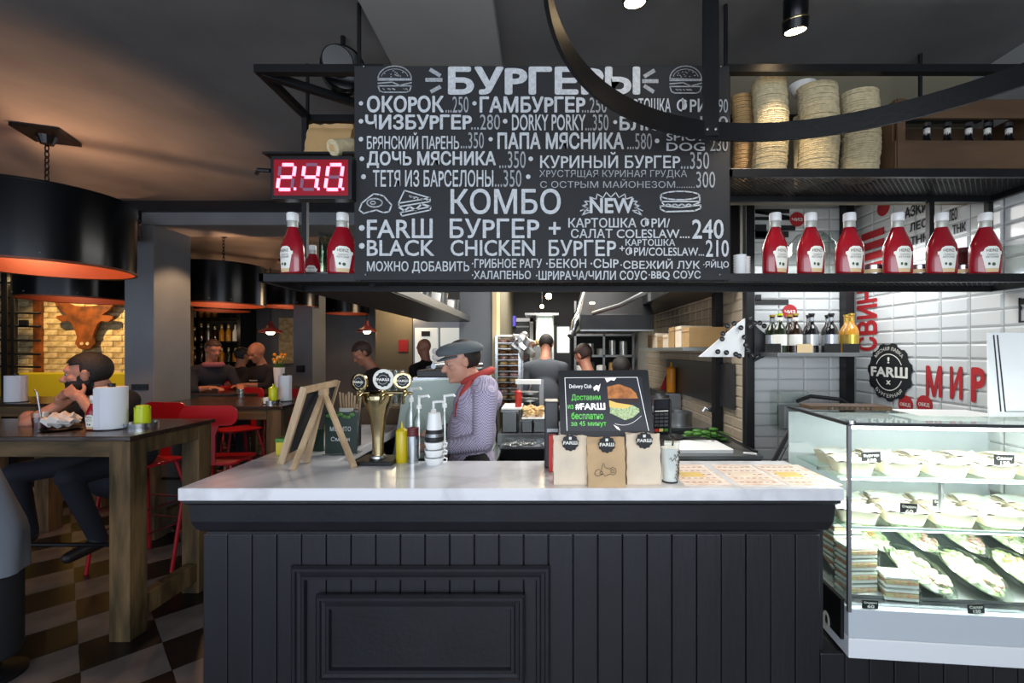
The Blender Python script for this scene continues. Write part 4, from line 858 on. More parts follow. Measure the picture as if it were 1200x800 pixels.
MB().beam(P(776,500,1.96),(X(775,1.96),1.98,ZT),.02).build('stand','black_plastic',ct); MB().box(X(766,1.98),X(786,1.98),1.93,2.03,ZT,ZT+.008).build('foot','black_plastic',ct); MB().tube([P(780,508,1.9),P(789,512,1.88),P(788,524,1.9),(X(790,1.95),1.95,ZT+.006)],.004,8).build('cable','black_plastic',ct)
# plastic cup with writing
pc = thing('plastic_cup','clear plastic cup with black print right of the paper bags','cup',(X(785,1.73),1.73,ZT)); r_ = .034
MB().lathe([(0,.003),(.027,0),(.028,.003),(.0355,.15),(.037,.152),(.036,.154)],n=28).build('cup_wall','clear_plastic',pc,smooth=True,local=True); MB().lathe([(0,.004),(.0265,.004),(.0335,.13),(0,.13)],n=26).build('white_contents','white_paper',pc,smooth=True,local=True)
b = MB(); rnd = random.Random(5)
for k in range(9):
    a0 = rnd.uniform(-1.9,-.9); z0 = .02+k*.012; pts = [((.0345+.0001*z0)*math.cos(a0+j*.14)*(1+(z0-.07)*.9),(.0345)*math.sin(a0+j*.14)*(1+(z0-.07)*.9),z0+.008*math.sin(j*2.1)) for j in range(6)]; b.tube(pts,.0012,5)
b.build('black_print','ink',pc,local=True)
MB().lathe([(.029,.0),(.0295,.006)],n=26,caps=False).build('base_band','ink',pc,local=True)
# menus printed on placemats
for k,x0 in enumerate((.53,.735,.94-.02)):
    t = thing('placemat_menu',['leftmost printed paper menu lying right of the plastic cup','middle printed paper menu lying on the counter','rightmost printed paper menu near the glass case'][k],'menu',(x0+.09,1.83,ZT),0,'printed paper menus on the counter')
    MB().box(-.095,.08 if k<2 else .1,-.15,.15,0,.0012).build('sheet','placemat',t,local=True)
    for j in range(4): MB().box(-.085,.06,-.13+j*.07,-.127+j*.07,.0012,.0016).build('ruled_line','line_white',t,local=True)
    MB().box(-.07,.02,-.04,.03,.0012,.0018).build('picture_print','yellow_print' if k!=1 else 'kraft_pale',t,local=True); MB().box(.062,.068,-.14,.14,.0012,.0024).build('diagonal_line','line_white',t,local=True)
    b = MB()
    for j in range(5):
        for i in range(6): b.box(-.08+i*.024,-.066+i*.024,-.115+j*.055,-.111+j*.055,.0012,.0017)
    b.build('fine_print','red_dark',t,local=True,kind='stuff')
# glasses in stacks on the return
gb = thing('glass_crate','brown box carrying stacked glasses on the counter return','crate',(-1.1,3.2,ZT)); MB().box(-1.22,-.96,3.05,3.35,ZT,ZT+.11).build('crate_body','wood_crate',gb,bevel=.006)
for k,px in enumerate((456,464,472)):
    t = thing('glass_stack',['left','middle','right'][k]+' stack of clear glasses above the brown box behind the tap','glasses',(X(px,3.15),3.15,ZT+.11),0,'stacks of clear glasses on the return')
    for j in range(4): MB().lathe([(0,.055*j),(.018,.055*j),(.026,.055*j+.085),(.024,.055*j+.085),(.017,.055*j+.006)],n=16).build('glass','clear_plastic',t,smooth=True,local=True)
# ---------------- dining room on the left ----------------
def drum(label,x,y,r=.40,zb=2.08,h=.43,power=6,first=[None],far=False):
    if far: n=36
    t = thing('drum_lamp',label,'lamp',(x,y,zb),0,'big black drum lamps in the dining room')
    n = 56
    MB().lathe([(r,0),(r,h)],n=n,caps=False).build('shade','lamp_black',t,smooth=True,local=True)
    MB().lathe([(r-.012,.004),(r-.012,h-.004)],n=n,caps=False).build('shade_lining','copper',t,smooth=True,local=True)
    MB().lathe([(r-.012,.0),(r+.004,.0),(r+.004,.012),(r-.012,.012)],n=n,caps=False).build('lower_rim','copper',t,local=True); MB().lathe([(r-.012,h-.01),(r+.003,h-.01),(r+.003,h),(r-.012,h)],n=n,caps=False).build('upper_rim','lamp_black',t,local=True)
    for a in (35,125): MB().beam((r*math.cos(R(a)),r*math.sin(R(a)),h-.06),(-r*math.cos(R(a)),-r*math.sin(R(a)),h-.06),.018).build('spoke','lamp_black',t,local=True)
    b = MB(); L = 2.9-zb-h; k = 0; z = h-.05
    while z < 2.86-zb:
        ax = k%2; pts = [((.011*math.cos(a) if ax else 0),(0 if ax else .011*math.cos(a)),z+.022+.024*math.sin(a)) for a in [i*math.pi/4 for i in range(8)]]
        MB().tube(pts,.0035,6,closed=True).build('chain_link','lamp_black',t,local=True); z += .036; k += 1
    MB().obox((0,0,2.885-zb),(.22,.22,.02),(0,0,20)).build('canopy','lamp_black',t,local=True); MB().lathe([(.05,0),(.03,-.05),(.0,-.055)],(0,0,2.878-zb),16).build('canopy_cup','lamp_black',t,local=True)
    MB().tube([(0,0,h-.05),(0,0,.22)],.012).build('stem','lamp_black',t,local=True); MB().ell((0,0,.19),(.035,.035,.045),n=12,m=8).build('bulb','bulb_soft',t,smooth=True,local=True)
    for a in range(-150,-20,26): MB().ell(((r+.002)*math.cos(R(a)),(r+.002)*math.sin(R(a)),.04),.006,n=8,m=4).build('rivet','steel_dull',t,local=True)
    point('drum_bulb',(x+.05,y+.02,zb+.27),power,(1,.52,.27),.025)
drum('nearest big black drum lamp at the left picture edge',X(55,2.72),2.72,.405,power=22)
drum('black drum lamp right of the grey pillar, second nearest',X(262,4.95),4.95,.40,power=16)
drum('black drum lamp partly behind the nearest one, by the brick wall',X(93,4.25),4.25,.41,zb=2.06,power=10)
drum('small looking drum lamp far right of the dining room, above the shelf wing',X(338,6.6),6.6,.40,zb=2.22,power=9)
drum('drum lamp showing under the second nearest lamp',X(258,7.0),7.0,.40,zb=2.2,power=6)
drum('farthest drum lamp before the rear brick wall',X(406,7.6),7.6,.36,zb=2.2,power=5)
def pend(label,px,py,Y,s=1):
    t = thing('pendant_lamp',label,'lamp',P(px,py,Y),0,'small red metal pendant lamps')
    MB().lathe([(.17*s,-.02),(.16*s,.01),(.07*s,.05),(.045*s,.1),(.03*s,.16),(0,.16)],n=24,caps=False).build('shade','red_dark',t,smooth=True,local=True); MB().ell((0,0,-.015),(.06,.06,.045),n=12,m=8).build('bulb','bulb',t,smooth=True,local=True); MB().tube([(0,0,.15),(0,0,2.9-P(px,py,Y).z)],.006).build('cord','lamp_black',t,local=True)
pend('small dark red pendant lamp above the bald man',317,388,7.2); pend('small dark pendant lamp left of the tray shelf wing',430,387,7.4,.9)
# tables
def table(label,x0,x1,y0,y1,zt=1.13,leg=.14,name='bar_table',rails=True,m='wood_old'):
    t = thing(name,label,'table',((x0+x1)/2,(y0+y1)/2,0),0,'tall rough wood bar tables'); 
    MB().box(x0-.02,x1+.02,y0-.02,y1+.02,zt-.025,zt).build('tabletop','wood_top',t,bevel=.004)
    for a,b,c,d,nm in ((x0,x1,y0,y0+.03,1),(x0,x1,y1-.03,y1,1),(x0,x0+.03,y0,y1,0),(x1-.03,x1,y0,y1,0)): MB().box(a,b,c,d,zt-.115,zt-.026).build('apron','wood_oldx' if nm else 'wood_old',t,bevel=.003)
    for a in (x0,x1-leg):
        for c in (y0,y1-leg): MB().box(a-.002,a+leg+.002,c-.002,c+leg+.002,0,zt-.03).build('leg',m,t,bevel=.005)
    if rails:
        for a in (x0,x1-leg): MB().box(a+.03,a+.1,y0+leg,y1-leg,.08,.2).build('foot_rail','wood_old',t,bevel=.004)
        MB().tube([(x0+leg,y0+.08,.5),(x1-leg,y0+.08,.5)],.012).build('foot_bar','black_metal',t)
    return t
table('nearest rough wood bar table with dark top and thick legs',-3.75,-2.262,2.49,3.10,leg=.11)
table('second rough wood bar table, behind the red stool',-3.38,-2.2,3.82,4.55,leg=.12)
table('far dark bar table where the bald man sits',-4.1,-2.9,4.95,5.5,leg=.1,rails=False)
table('dark bar table by the brick wall with a towel roll',-6.4,-4.35,4.0,4.6,leg=.12,rails=False)
t = thing('bench','yellow upholstered wall bench in front of the brick wall','bench',(-6.5,5.95,0)); MB().box(-7.98,-4.96,5.5,6.1,.0,.7).build('bench_base','wood_top',t); MB().box(-7.98,-4.96,6.0,6.12,.7,1.3).build('backrest','yellow_bench',t,bevel=.02); MB().box(-7.98,-4.96,5.5,5.98,.7,.8).build('seat','yellow_bench',t,bevel=.02)
# stools
def stool(label,loc,rz,first=[None]):
    if first[0]: return dup(first[0],loc,R(rz),label,'red metal bar stools')
    t = thing('bar_stool',label,'stool',(0,0,0),0,'red metal bar stools'); zs_ = .76
    MB().poly(rr(.36,.36,.06),(-.18,-.18,zs_-.012),(1,0,0),(0,1,0),.02).build('seat','red_paint',t,bevel=.004,local=True)
    for sx in (-1,1):
        for sy in (-1,1): MB().tube([(sx*.13,sy*.13,zs_-.01),(sx*.17,sy*.17,zs_-.2),(sx*.22,sy*.22,.0)],.013,10).build('leg','red_paint',t,smooth=True,local=True)
    for z,d in ((.28,.195),(.45,.182)):
        for a,b in (((-d,-d),(d,-d)),((d,-d),(d,d)),((d,d),(-d,d)),((-d,d),(-d,-d))): MB().tube([(*a,z),(*b,z)],.007,8).build('stretcher','red_dark',t,local=True)
    pts = rr(.40,.15,.07,6); MB().poly([(x-.2,y) for x,y in pts],(0,-.17,1.04),(1,0,0),(0,.0,1),-.014).build('backrest','red_paint',t,local=True)
    MB().poly([(-.045,0),(.045,0),(.045,.22),(.075,.30),(-.075,.30),(-.045,.22)],(0,-.172,zs_-.01),(1,0,0),(0,0,1),-.012).build('back_splat','red_paint',t,local=True)
    for sx in (-1,1): MB().tube([(sx*.16,-.165,zs_),(sx*.185,-.165,1.05)],.009,8).build('back_tube','red_paint',t,local=True) if False else None
    first[0] = t; t.location = loc; t.rotation_euler = (0,0,R(rz)); return t
stool('red bar stool with its back to us, between the two near tables',(X(256,3.45)-.02,3.52,0),6)
stool('red bar stool under the bearded man',(-3.0,3.42,0),170)
stool('red bar stool back beyond the second table, near the easel',(X(356,5.0),5.0,0),-20)
stool('red bar stool under the bald man at the far table',(-3.62,5.95,0),-200)
stool('red bar stool under the auburn haired diner',(-3.85,5.3,0),100)
stool('red bar stool under the dark haired diner seen from behind',(-4.12,6.32,0),-10)
stool('red bar stool at the far side of the second table',(X(350,4.95)-.6,4.85,0),150)
# towel rolls etc
def towel(label,loc,h=.25,r=.075,rz=0):
    t = thing('paper_towel_roll',label,'paper towels',loc,rz,'paper towel rolls on the tables')
    n = 40; prof = [(r*(1-.012*(k%5==0)),0) for k in range(n)]
    MB().lathe([(.02,0),(r,0),(r,h),(.022,h)],n=36).build('roll','towel',t,smooth=True,ang=40,local=True); MB().lathe([(.0,h),(.018,h),(.018,h+.02),(0,h+.022)],n=14).build('holder_knob','black_metal',t,local=True); MB().lathe([(0,0),(r+.012,0),(r+.012,-.0+.006),(0,.006)],n=30).build('holder_base','black_metal',t,local=True)
    MB().box(r-.004,r+.002,-.03,.012,.004,h-.006).build('loose_end','towel',t,local=True)
    return t
T1 = 1.13
towel('big paper towel roll on the nearest table by the bearded man',(X(131,2.72),2.72,T1),.25,.075,R(-100))
towel('paper towel roll at far left, below the black lattice',(X(23,4.15),4.12,T1),.24,.072)
towel('paper towel roll on the second table behind the easel',(X(334,4.2),4.2,T1),.235,.055)
kb = ketchup('small ketchup bottle on the nearest dining table',(X(110,2.68),2.68,T1),R(0),.76)
yh = thing('yellow_sauce_tub','bright yellow crown edged tub on the steel caddy','tub',(X(167,2.78),2.78,T1+.03))
b = MB(); n=36; v=[]; f=[]
for i,z in enumerate((0,.004,.105,.105)):
    for k in range(n):
        a = 2*math.pi*k/n; r_ = (.0,.04,.04,.036)[i]; v.append((r_*math.cos(a),r_*math.sin(a),z+((.012 if (k//3)%2 else 0) if i>1 else 0)))
for i in range(3):
    for k in range(n): f.append((i*n+k,i*n+(k+1)%n,(i+1)*n+(k+1)%n,(i+1)*n+k))
b.add(v,f).build('tub_wall','lime',yh,smooth=True,ang=50,local=True); MB().lathe([(0,.06),(.035,.06),(.033,.125),(0,.13)],n=20).build('inner_bottle','lime',yh,smooth=True,local=True)
def caddy(label,loc,r=.085):
    t = thing('condiment_caddy',label,'caddy',loc,0,'steel condiment trays'); MB().lathe([(0,0),(r,0),(r*1.03,.03),(r,.03),(r*.97,.006),(0,.006)],n=30).build('tray','steel',t,smooth=True,ang=40,local=True); return t
caddy('round steel tray holding the yellow tub on the nearest table',(X(166,2.78),2.78,T1)); caddy('small steel tray on the second table before the towel roll',(X(318,4.0),4.0,T1),.07)
yh.location.z = T1+.007
squeeze('mustard_bottle','lime yellow squeeze bottle on the second dining table',(X(320,4.03),4.03,T1+.007),.165,.035,'lime')
ps = thing('white_pot','small white pot on the steel tray of the second table','pot',(X(312,3.95),3.95,T1+.007)); MB().lathe([(0,0),(.022,0),(.024,.05),(.02,.05),(.018,.01),(0,.01)],n=18).build('pot_body','white_plastic',ps,smooth=True,local=True)
gl = thing('drinking_glass','empty glass standing at the back of the second table','glass',(X(282,4.4),4.4,T1)); MB().lathe([(0,0),(.03,0),(.036,.09),(.034,.09),(.028,.008),(0,.008)],n=20).build('glass_body','clear_plastic',gl,smooth=True,local=True)
ng = thing('drink_glass','glass with a red drink and steel straw in front of the bearded man','glass',(X(48,2.7),2.7,T1)); MB().lathe([(0,0),(.035,0),(.042,.1),(.04,.1),(.033,.006)],n=22).build('glass_body','clear_plastic',ng,smooth=True,local=True); MB().lathe([(0,.007),(.032,.007),(.038,.07),(0,.07)],n=22).build('drink','red_dark',ng,local=True); MB().tube([(.01,0,.02),(-.025,0,.22),(-.04,0,.235)],.004,8).build('straw','steel',ng,local=True)
pn = thing('black_plate','black plate with crumpled napkins on the nearest table','plate',(X(70,2.68),2.68,T1)); MB().lathe([(0,0),(.07,0),(.1,.012),(.098,.014),(.068,.004),(0,.004)],n=32).build('plate_body','black_plastic',pn,smooth=True,local=True)
nk = thing('napkin','crumpled pinkish napkin lying on the black plate','napkin',(X(72,2.7),2.7,T1+.006)); b = MB(); rnd = random.Random(9)
b.ell((0,0,.035),(.085,.07,.04),n=20,m=12); b.v = [(x*(1+.25*math.sin(z*220+x*90)),y*(1+.2*math.cos(x*130)),z+.012*math.sin(x*110+y*90)) for x,y,z in b.v]; zmin = min(v[2] for v in b.v); b.v = [(x,y,z-zmin) for x,y,z in b.v]; b.build('napkin_body','white_cloth',nk,smooth=True,ang=30,local=True)
# black lattice partition at the far left
lt = thing('lattice_partition','black steel rod lattice partition before the brick wall at far left','partition',(-5.9,5.3,0))
for px in (7,16.5): MB().box(X(px,5.3)-.035*(1 if px<10 else .6),X(px,5.3)+.035*(1 if px<10 else .6),5.28,5.32,0,2.6).build('upright','black_metal',lt)
for py in (347,365,380.5,397,413,428,330): MB().tube([P(-40,py,5.3),P(47,py+2,5.3)],.013,8).build('rail','black_metal',lt)
MB().box(X(24,5.3)-.0,X(34,5.3),5.28,5.3,Z(381,5.3),Z(375,5.3)).build('clip_plate','black_metal',lt)
# bull head
YB_ = 6.05; bh = thing('bull_head_plaque','rust brown flat steel bull head hung on the brick wall','wall decoration',P(99,380,YB_))
pts = [(99,410),(92,408),(88,402),(90,395),(88,388),(83,378),(80,376),(72,377),(66,373),(66,370),(75,369),(79,369),(70,363),(62,352),(60,340),(62,336),(68,345),(76,354),(86,358),(99,359)]
full = pts+[(198-x,y) for x,y in pts[::-1][1:-1]]
MB().poly([(X(x,YB_),Z(y,YB_)) for x,y in full],(0,YB_,0),(1,0,0),(0,0,1),-.03).build('head_plate','rust',bh)
for x in (95.5,102.5): MB().lathe([(0,-.002),(.022,-.002),(.022,.002),(0,.002)],P(x,402.5,YB_-.003),14,mtx=Euler((R(90),0,0)).to_matrix()).build('nostril','bulb_soft' if False else 'brick_pale',bh)
MB().box(X(97,YB_),X(101,YB_),YB_+.03,6.2,Z(368,YB_),Z(362,YB_)).build('wall_mount','black_metal',bh)
# far wall things
sp2 = thing('wall_spotlight','small lit spotlight at the top of the far left lattice','spotlight',P(22,329.5,5.4)); MB().ell(P(24,329.5,5.38),(.04,.03,.04),n=12,m=8).build('bulb','bulb',sp2); MB().lathe([(.03,0),(.05,.0),(.055,.08),(0,.09)],P(22,329,5.42),16,mtx=Euler((R(-80),0,0)).to_matrix()).build('housing','lamp_black',sp2); MB().tube([P(22,326,5.46),P(22,300,5.46)+Vector((0,0,.2))],.01).build('stem','lamp_black',sp2)
bk_ = thing('bar_shelf_unit','tall dark bar shelf unit with bottles beyond the grey pillar','shelf',(X(255,8.2),8.35,0))
x0,x1 = X(215,8.2),X(284,8.2)
for x in (x0,x1): MB().box(x-.03,x+.03,8.1,8.55,0,2.9).build('side_panel','black_metal',bk_)
MB().box(x0,x1,8.5,8.55,0,2.9).build('back_panel','dark_paint',bk_)
shz = [Z(399.5,8.1),Z(372,8.1)+.0,Z(424,8.1),Z(445,8.1)]
for z in shz: MB().box(x0,x1,8.1,8.5,z-.03,z).build('shelf_board','black_metal',bk_)
rnd = random.Random(2); fb = None
for r_,z in enumerate(shz):
    for k in range(7 if r_!=1 else 5):
        px = 228+k*8; mm = rnd.choice(['bottle_green','bottle_amber','bottle_brown','label_white','bottle_amber','steel_dull'])
        t = bottle('spirit_bottle','%s bottle, %s from the left on the %s bar shelf'%({'bottle_green':'green','bottle_amber':'amber','bottle_brown':'brown','label_white':'white','steel_dull':'grey'}[mm],['first','second','third','fourth','fifth','sixth','last'][k],['middle','top','lower','lowest'][r_]),(X(px,8.25),8.25,z),rnd.uniform(.24,.33),.045,mm,'gold_foil',False,'bottles on the far bar shelves')
point('bar_shelf_light',(X(250,7.7),7.75,1.95),1.5,(1,.75,.5))
ex = thing('wall_socket_plate','black socket strip on the grey pillar','socket',(X(163,3.99),3.99,Z(453,3.99))); MB().box(X(154,3.99),X(173,3.99),3.985,4.0,Z(457,3.99),Z(450,3.99)).build('plate','black_plastic',ex,bevel=.002)
for x in (157,163,169): MB().lathe([(0,0),(.014,0),(.014,.003),(0,.003)],P(x,453.5,3.985),12,mtx=Euler((R(90),0,0)).to_matrix()).build('socket_ring','black_metal',ex)
ex2 = thing('wall_socket_plate','black socket plate on the far grey pillar','socket',(X(352,6.59),6.59,Z(432,6.59))); MB().box(X(348,6.59),X(357,6.59),6.57,6.6,Z(436,6.59),Z(428,6.59)).build('plate','black_plastic',ex2)
# mirror-lit arch behind and flower pot on second table far side
fp = thing('flower_bucket','white bucket with dry yellow flowers beyond the second table','flowers',(X(327,5.7),5.7,1.13)); 
for k in range(12): a = k*.55; q = Vector((X(327,5.7)+.07*math.cos(a)*(k%3+.4)/2,5.7+.05*math.sin(a),1.45+.03*(k%4))); MB().tube([(X(327,5.7),5.7,1.2),q],.004,5).build('stem','green_leaf',fp); MB().ell(q,.022,n=8,m=6).build('blossom','orange' if k%2 else 'yellow_print',fp)
MB().lathe([(0,1.13),(.05,1.13),(.065,1.38),(.06,1.38)],(X(327,5.7),5.7,0),18).build('bucket','white_plastic',fp,smooth=True)
st_ = table('narrow dark ledge table carrying the flower bucket',X(300,5.7),X(350,5.7),5.6,5.95,leg=.06,rails=False)
# lit niche panels on the rear wall
hp = thing('hanging_fabric','pale hanging cloth panels on the rear wall behind the diners','curtain',(X(330,8.5),8.5,0))
MB().box(X(326,8.5),X(344,8.5),8.52,8.57,1.35,2.2).build('cloth_panel','brick_pale',hp)
gcl = thing('blurred_passerby','grey shape standing in for a blurred passer-by at the left picture edge','coat',(-2.62,2.3,0))  # stand-in for a passer-by's motion blur, given the shape of a draped coat
b = MB(); n=28; rows=12; v=[];f=[]
for i in range(rows+1):
    u = i/rows; z = .52+.56*(1-u) if i else 1.08
    for k in range(n):
        a = 2*math.pi*k/n; r_ = (.05+.15*min(1,u*1.6))*(1+.07*math.sin(a*6+i*.2)*u); v.append((-2.71+r_*math.cos(a)*.8, 2.2+r_*math.sin(a)*.7, z))
for i in range(rows):
    for k in range(n): f.append((i*n+k,i*n+(k+1)%n,(i+1)*n+(k+1)%n,(i+1)*n+k))
f.append(tuple(range(n))); b.add(v,f).build('blur_shape','blur_grey',gcl,smooth=True,ang=60)
dst = thing('black_stool','black pedestal stool under the grey passer-by shape, cut by the left edge','stool',(-2.62,2.25,0)); MB().lathe([(0,0),(.13,0),(.13,.02),(.04,.05),(.035,.7),(.08,.72),(.09,.78),(0,.79)],(-2.70,2.22,0),28).build('stool_body','black_metal',dst,smooth=True,ang=40)
MB().lathe([(.10,.1),(.115,.12),(.115,.5),(.09,.52)],(-2.70,2.22,0),28).build('pedestal_skirt','cloth_black',dst,smooth=True)
# ---------------- kitchen behind the counter ----------------
cm_ = thing('coffee_machine','pale steel backed coffee machine behind the pump bottles','coffee machine',(-.62,2.95,.9))
MB().add([(-.93,2.8,.93),(-.33,2.8,.93),(-.33,3.2,.93),(-.93,3.2,.93),(-.84,2.75,1.405),(-.36,2.75,1.44),(-.36,3.2,1.44),(-.84,3.2,1.405)],[(0,1,2,3),(4,5,6,7),(0,1,5,4),(1,2,6,5),(2,3,7,6),(3,0,4,7)]).build('housing','mint',cm_,bevel=.01)
MB().box(-.78,-.42,2.82,3.15,1.43,1.475).build('cup_tray','black_plastic',cm_,bevel=.004); MB().box(-.8,-.4,2.8,3.17,1.40,1.43).build('top_frame','steel',cm_)
for k in range(4): MB().tube([(-.68+.08*k,2.83,1.49+.01),(-.64+.08*k,2.95,1.5)],.018,10).build('steel_handle','steel',cm_,smooth=True)
bb = thing('back_bench','low dark bench under the coffee machine','bench',(-.6,3,0)); MB().box(-.925,-.3,2.75,3.3,0,.9).build('bench_body','fridge_dark',bb); MB().box(-.925,-.28,2.73,3.32,.9,.925).build('bench_top','steel',bb)
# prep station
pr = thing('prep_station','long black and steel prep station behind the monitor','prep station',(.1,3.4,0)); YP = 3.2
MB().box(X(583,YP),.62,YP+.02,3.75,0,.93).build('cabinet','black_plastic',pr,bevel=.01); MB().box(X(583,YP),.62,YP,3.75,.93,Z(508,YP)).build('worktop','steel',pr,bevel=.004)
for k in range(3): MB().box(X(590,YP)+.3*k,X(590,YP)+.3*k+.26,YP+.005,YP+.02,.4,.85).build('cabinet_door','fridge_dark',pr,bevel=.006)
zt_ = Z(508,YP)
def gn(label,px0,px1,y1,h,m=None,Y=YP+.04,d=.26,foodh=.03,food_m='filling'):
    xa,xb = X(px0,Y),X(px1,Y); t = thing('food_pan',label,'container',((xa+xb)/2,Y+d/2,y1),0,'steel food pans on the prep station'); w2=(xb-xa)/2
    MB().box(-w2,w2,-d/2,-d/2+.006,0,h).box(-w2,w2,d/2-.006,d/2,0,h).box(-w2,-w2+.006,-d/2,d/2,0,h).box(w2-.006,w2,-d/2,d/2,0,h).box(-w2,w2,-d/2,d/2,0,.006).build('pan','steel_dull',t,local=True)
    MB().box(-w2-.008,w2+.008,-d/2-.01,-d/2,h-.012,h).build('pan_rim','steel',t,local=True)
    if m:
        b = MB(); rnd = random.Random(px0)
        for k in range(40): b.ell((rnd.uniform(-w2*.85,w2*.85),rnd.uniform(-d*.42,d*.42),h-.02+rnd.uniform(0,foodh)),(rnd.uniform(.015,.03),rnd.uniform(.01,.02),.012),n=8,m=4)
        b.build('food',m,t,local=True,kind='stuff')
    return t
gn('deep steel pan right of the barista, white ledge on top',588,606,zt_,.16)
gn('steel pan of shredded food left of the receipt printer',611,624,zt_,.09,'filling'); gn('second steel pan of shredded food beside the receipt printer',625,639,zt_,.09,'meat')
pt = thing('food_tray','flat tray heaped with pale pastry pieces above the steel pans','tray',(X(625,YP+.1),YP+.2,zt_+.1)); MB().box(X(611,YP),X(640,YP),YP+.03,YP+.34,zt_+.095,zt_+.105).build('tray_body','white_plastic',pt,bevel=.003)
b = MB(); rnd = random.Random(4)
for k in range(70): b.ell((rnd.uniform(X(613,YP),X(637,YP)),rnd.uniform(YP+.05,YP+.32),zt_+.115+rnd.uniform(0,.05)),(rnd.uniform(.012,.025),.014,.01),n=8,m=4)
b.build('food','bread',pt,kind='stuff')
wl = thing('white_tray','pale steel lid over the deep pan by the barista','lid',(X(597,YP),YP+.15,zt_+.165)); MB().box(X(587,YP),X(611,YP),YP+.03,YP+.33,zt_+.162,zt_+.176).build('lid_plate','white_plastic',wl,bevel=.003)
squeeze('ketchup_squeeze','bright red squeeze bottle on the lid right of the barista',(X(607.5,YP+.1),YP+.1,zt_+.177),.14,.024,'pos_red')
# loose scraps tray front
b = MB(); rnd = random.Random(8); sc2 = thing('foil_tray','steel trough of foil scraps along the prep station front','tray',(X(612,3.1),3.1,.95)); MB().box(X(586,3.1),X(646,3.1),3.08,3.19,.93,.945).build('trough','steel_dull',sc2)
for k in range(26): b.ell((rnd.uniform(X(590,3.1),X(642,3.1)),rnd.uniform(3.09,3.17),.955),(.02,.015,.01),n=8,m=4)
b.build('foil_scraps','steel',sc2,kind='stuff')
MB().box(X(586,3.1),X(646,3.1),3.1,3.19,.0,.93).build('trough_front','black_plastic',sc2,bevel=.01)
# steel frame shelf
sf = thing('steel_rack','square tube steel rack above the pans right of the red bottle','rack',(X(622,3.7),3.75,1.0)); Yf_=3.7
for x in (X(606,Yf_),X(632,Yf_)): MB().box(x-.0,x+.035,Yf_,Yf_+.035,zt_,Z(445,Yf_)).build('post','steel_dull',sf)
MB().box(X(604,Yf_),X(634,Yf_),Yf_-.02,Yf_+.03,Z(450,Yf_),Z(444.5,Yf_)).build('top_bar','white_plastic',sf,bevel=.003)
for k,z in enumerate((Z(462,Yf_),Z(470,Yf_))): MB().lathe([(0,0),(.08,0),(.095,.02),(0,.015)],(X(618,Yf_),Yf_+.02,z),20).build('pan','steel_dull',sf,smooth=True)
# tray rack with buns
tr = thing('bun_rack','tall steel tray rack filled with buns beside the grey pillar','rack',(X(596,4.2),4.45,0)); xa,xb=X(582,4.2),X(609,4.2)
for x in (xa,xb):
    for y in (4.2,4.7): MB().box(x-.012,x+.012,y-.012,y+.012,0,Z(393,4.2)).build('post','steel',tr)
rnd = random.Random(6); bun = MB().ell((0,0,.03),(.045,.05,.03),n=12,m=8)
for k in range(13):
    z = Z(474,4.2)+k*.052
    if z > Z(398,4.2): break
    s_ = MB().box(xa,xb,4.2,4.7,z-.006,z).build('rack_tray','steel',tr)
    b = MB()
    for i in range(2):
        for j in range(3): MBc = b.ell((xa+.055+i*.1+rnd.uniform(-.008,.008),4.27+j*.16,z+.018),(.045,.05,.02),n=10,m=6)
    b.build('buns',['bun_brown','bread','meat'][k%3],s_,smooth=True,kind='stuff')
pbg = thing('plastic_bag','crumpled clear plastic bag hanging off the top of the bun rack','bag',P(613,405,4.15)); b = MB().ell((0,0,0),(.1,.07,.12),n=22,m=14); b.v = [(x+.02*math.sin(z*60+y*40)+(.08 if z<0 else -.04)*abs(z)*8*.4,y+.012*math.sin(x*90),z+.015*math.sin(x*70)) for x,y,z in b.v]; b.build('bag_film','bag_plastic',pbg,smooth=True,ang=25,local=True)
pbg2 = thing('paper_liner','white paper liner lying on top of the bun rack','paper',P(596,394,4.3)); MB().box(xa,xb+.05,4.2,4.6,Z(394.5,4.2),Z(392,4.2)).build('liner_sheet','white_paper',pbg2)
# back wall: doors and windows
Yb2 = 6.88
dr = thing('kitchen_door','white framed kitchen door with a purple sign beside it','door',(X(614,Yb2),Yb2,0)); b = MB()
MB().box(X(596,Yb2),X(622,Yb2),Yb2-.04,Yb2,0,Z(374,Yb2)).build('door_leaf','fridge_dark',dr); MB().box(X(621,Yb2),X(625,Yb2),Yb2-.07,Yb2,0,Z(373,Yb2)).build('door_frame','white_plastic',dr); MB().box(X(604,Yb2),X(625,Yb2),Yb2-.07,Yb2,Z(377,Yb2),Z(373,Yb2)).build('door_frame','white_plastic',dr)
for z in (Z(382,Yb2),Z(392,Yb2)): MB().box(X(597,Yb2),X(620,Yb2),Yb2-.05,Yb2-.04,z-.02,z).build('door_rail','steel_dull',dr)
ps2 = thing('purple_sign','small glowing purple screen near the kitchen door','screen',P(598,376,Yb2-.1)); MB().box(X(594,6.7),X(604,6.7),6.7,6.75,Z(382,6.7),Z(370,6.7)).build('screen_face','purple_screen',ps2); MB().box(X(593.5,6.7),X(604.5,6.7),6.75,6.87,Z(382.5,6.7),Z(369.5,6.7)).build('screen_case','black_plastic',ps2)
wd = thing('lit_cabinet','brightly lit white fridge cabinet under the star bright lamp','cabinet',(X(638,6.6),6.7,0)); MB().box(X(628,6.5),X(649,6.5),6.5,6.88,0,Z(371,6.5)).build('cabinet_body','white_plastic',wd); MB().box(X(630,6.5),X(647,6.5),6.485,6.5,Z(412,6.5),Z(373,6.5)).build('lit_panel','window_lit',wd); MB().box(X(616,6.5),X(654,6.5),6.2,6.6,Z(371,6.5),Z(368.5,6.5)).build('canopy','steel',wd)
MB().box(X(624,6.3),X(647,6.3),6.3,6.48,1.2,Z(407,6.3)+.02).build('shelf_box','steel_dull',wd)
b = MB(); rnd = random.Random(3)
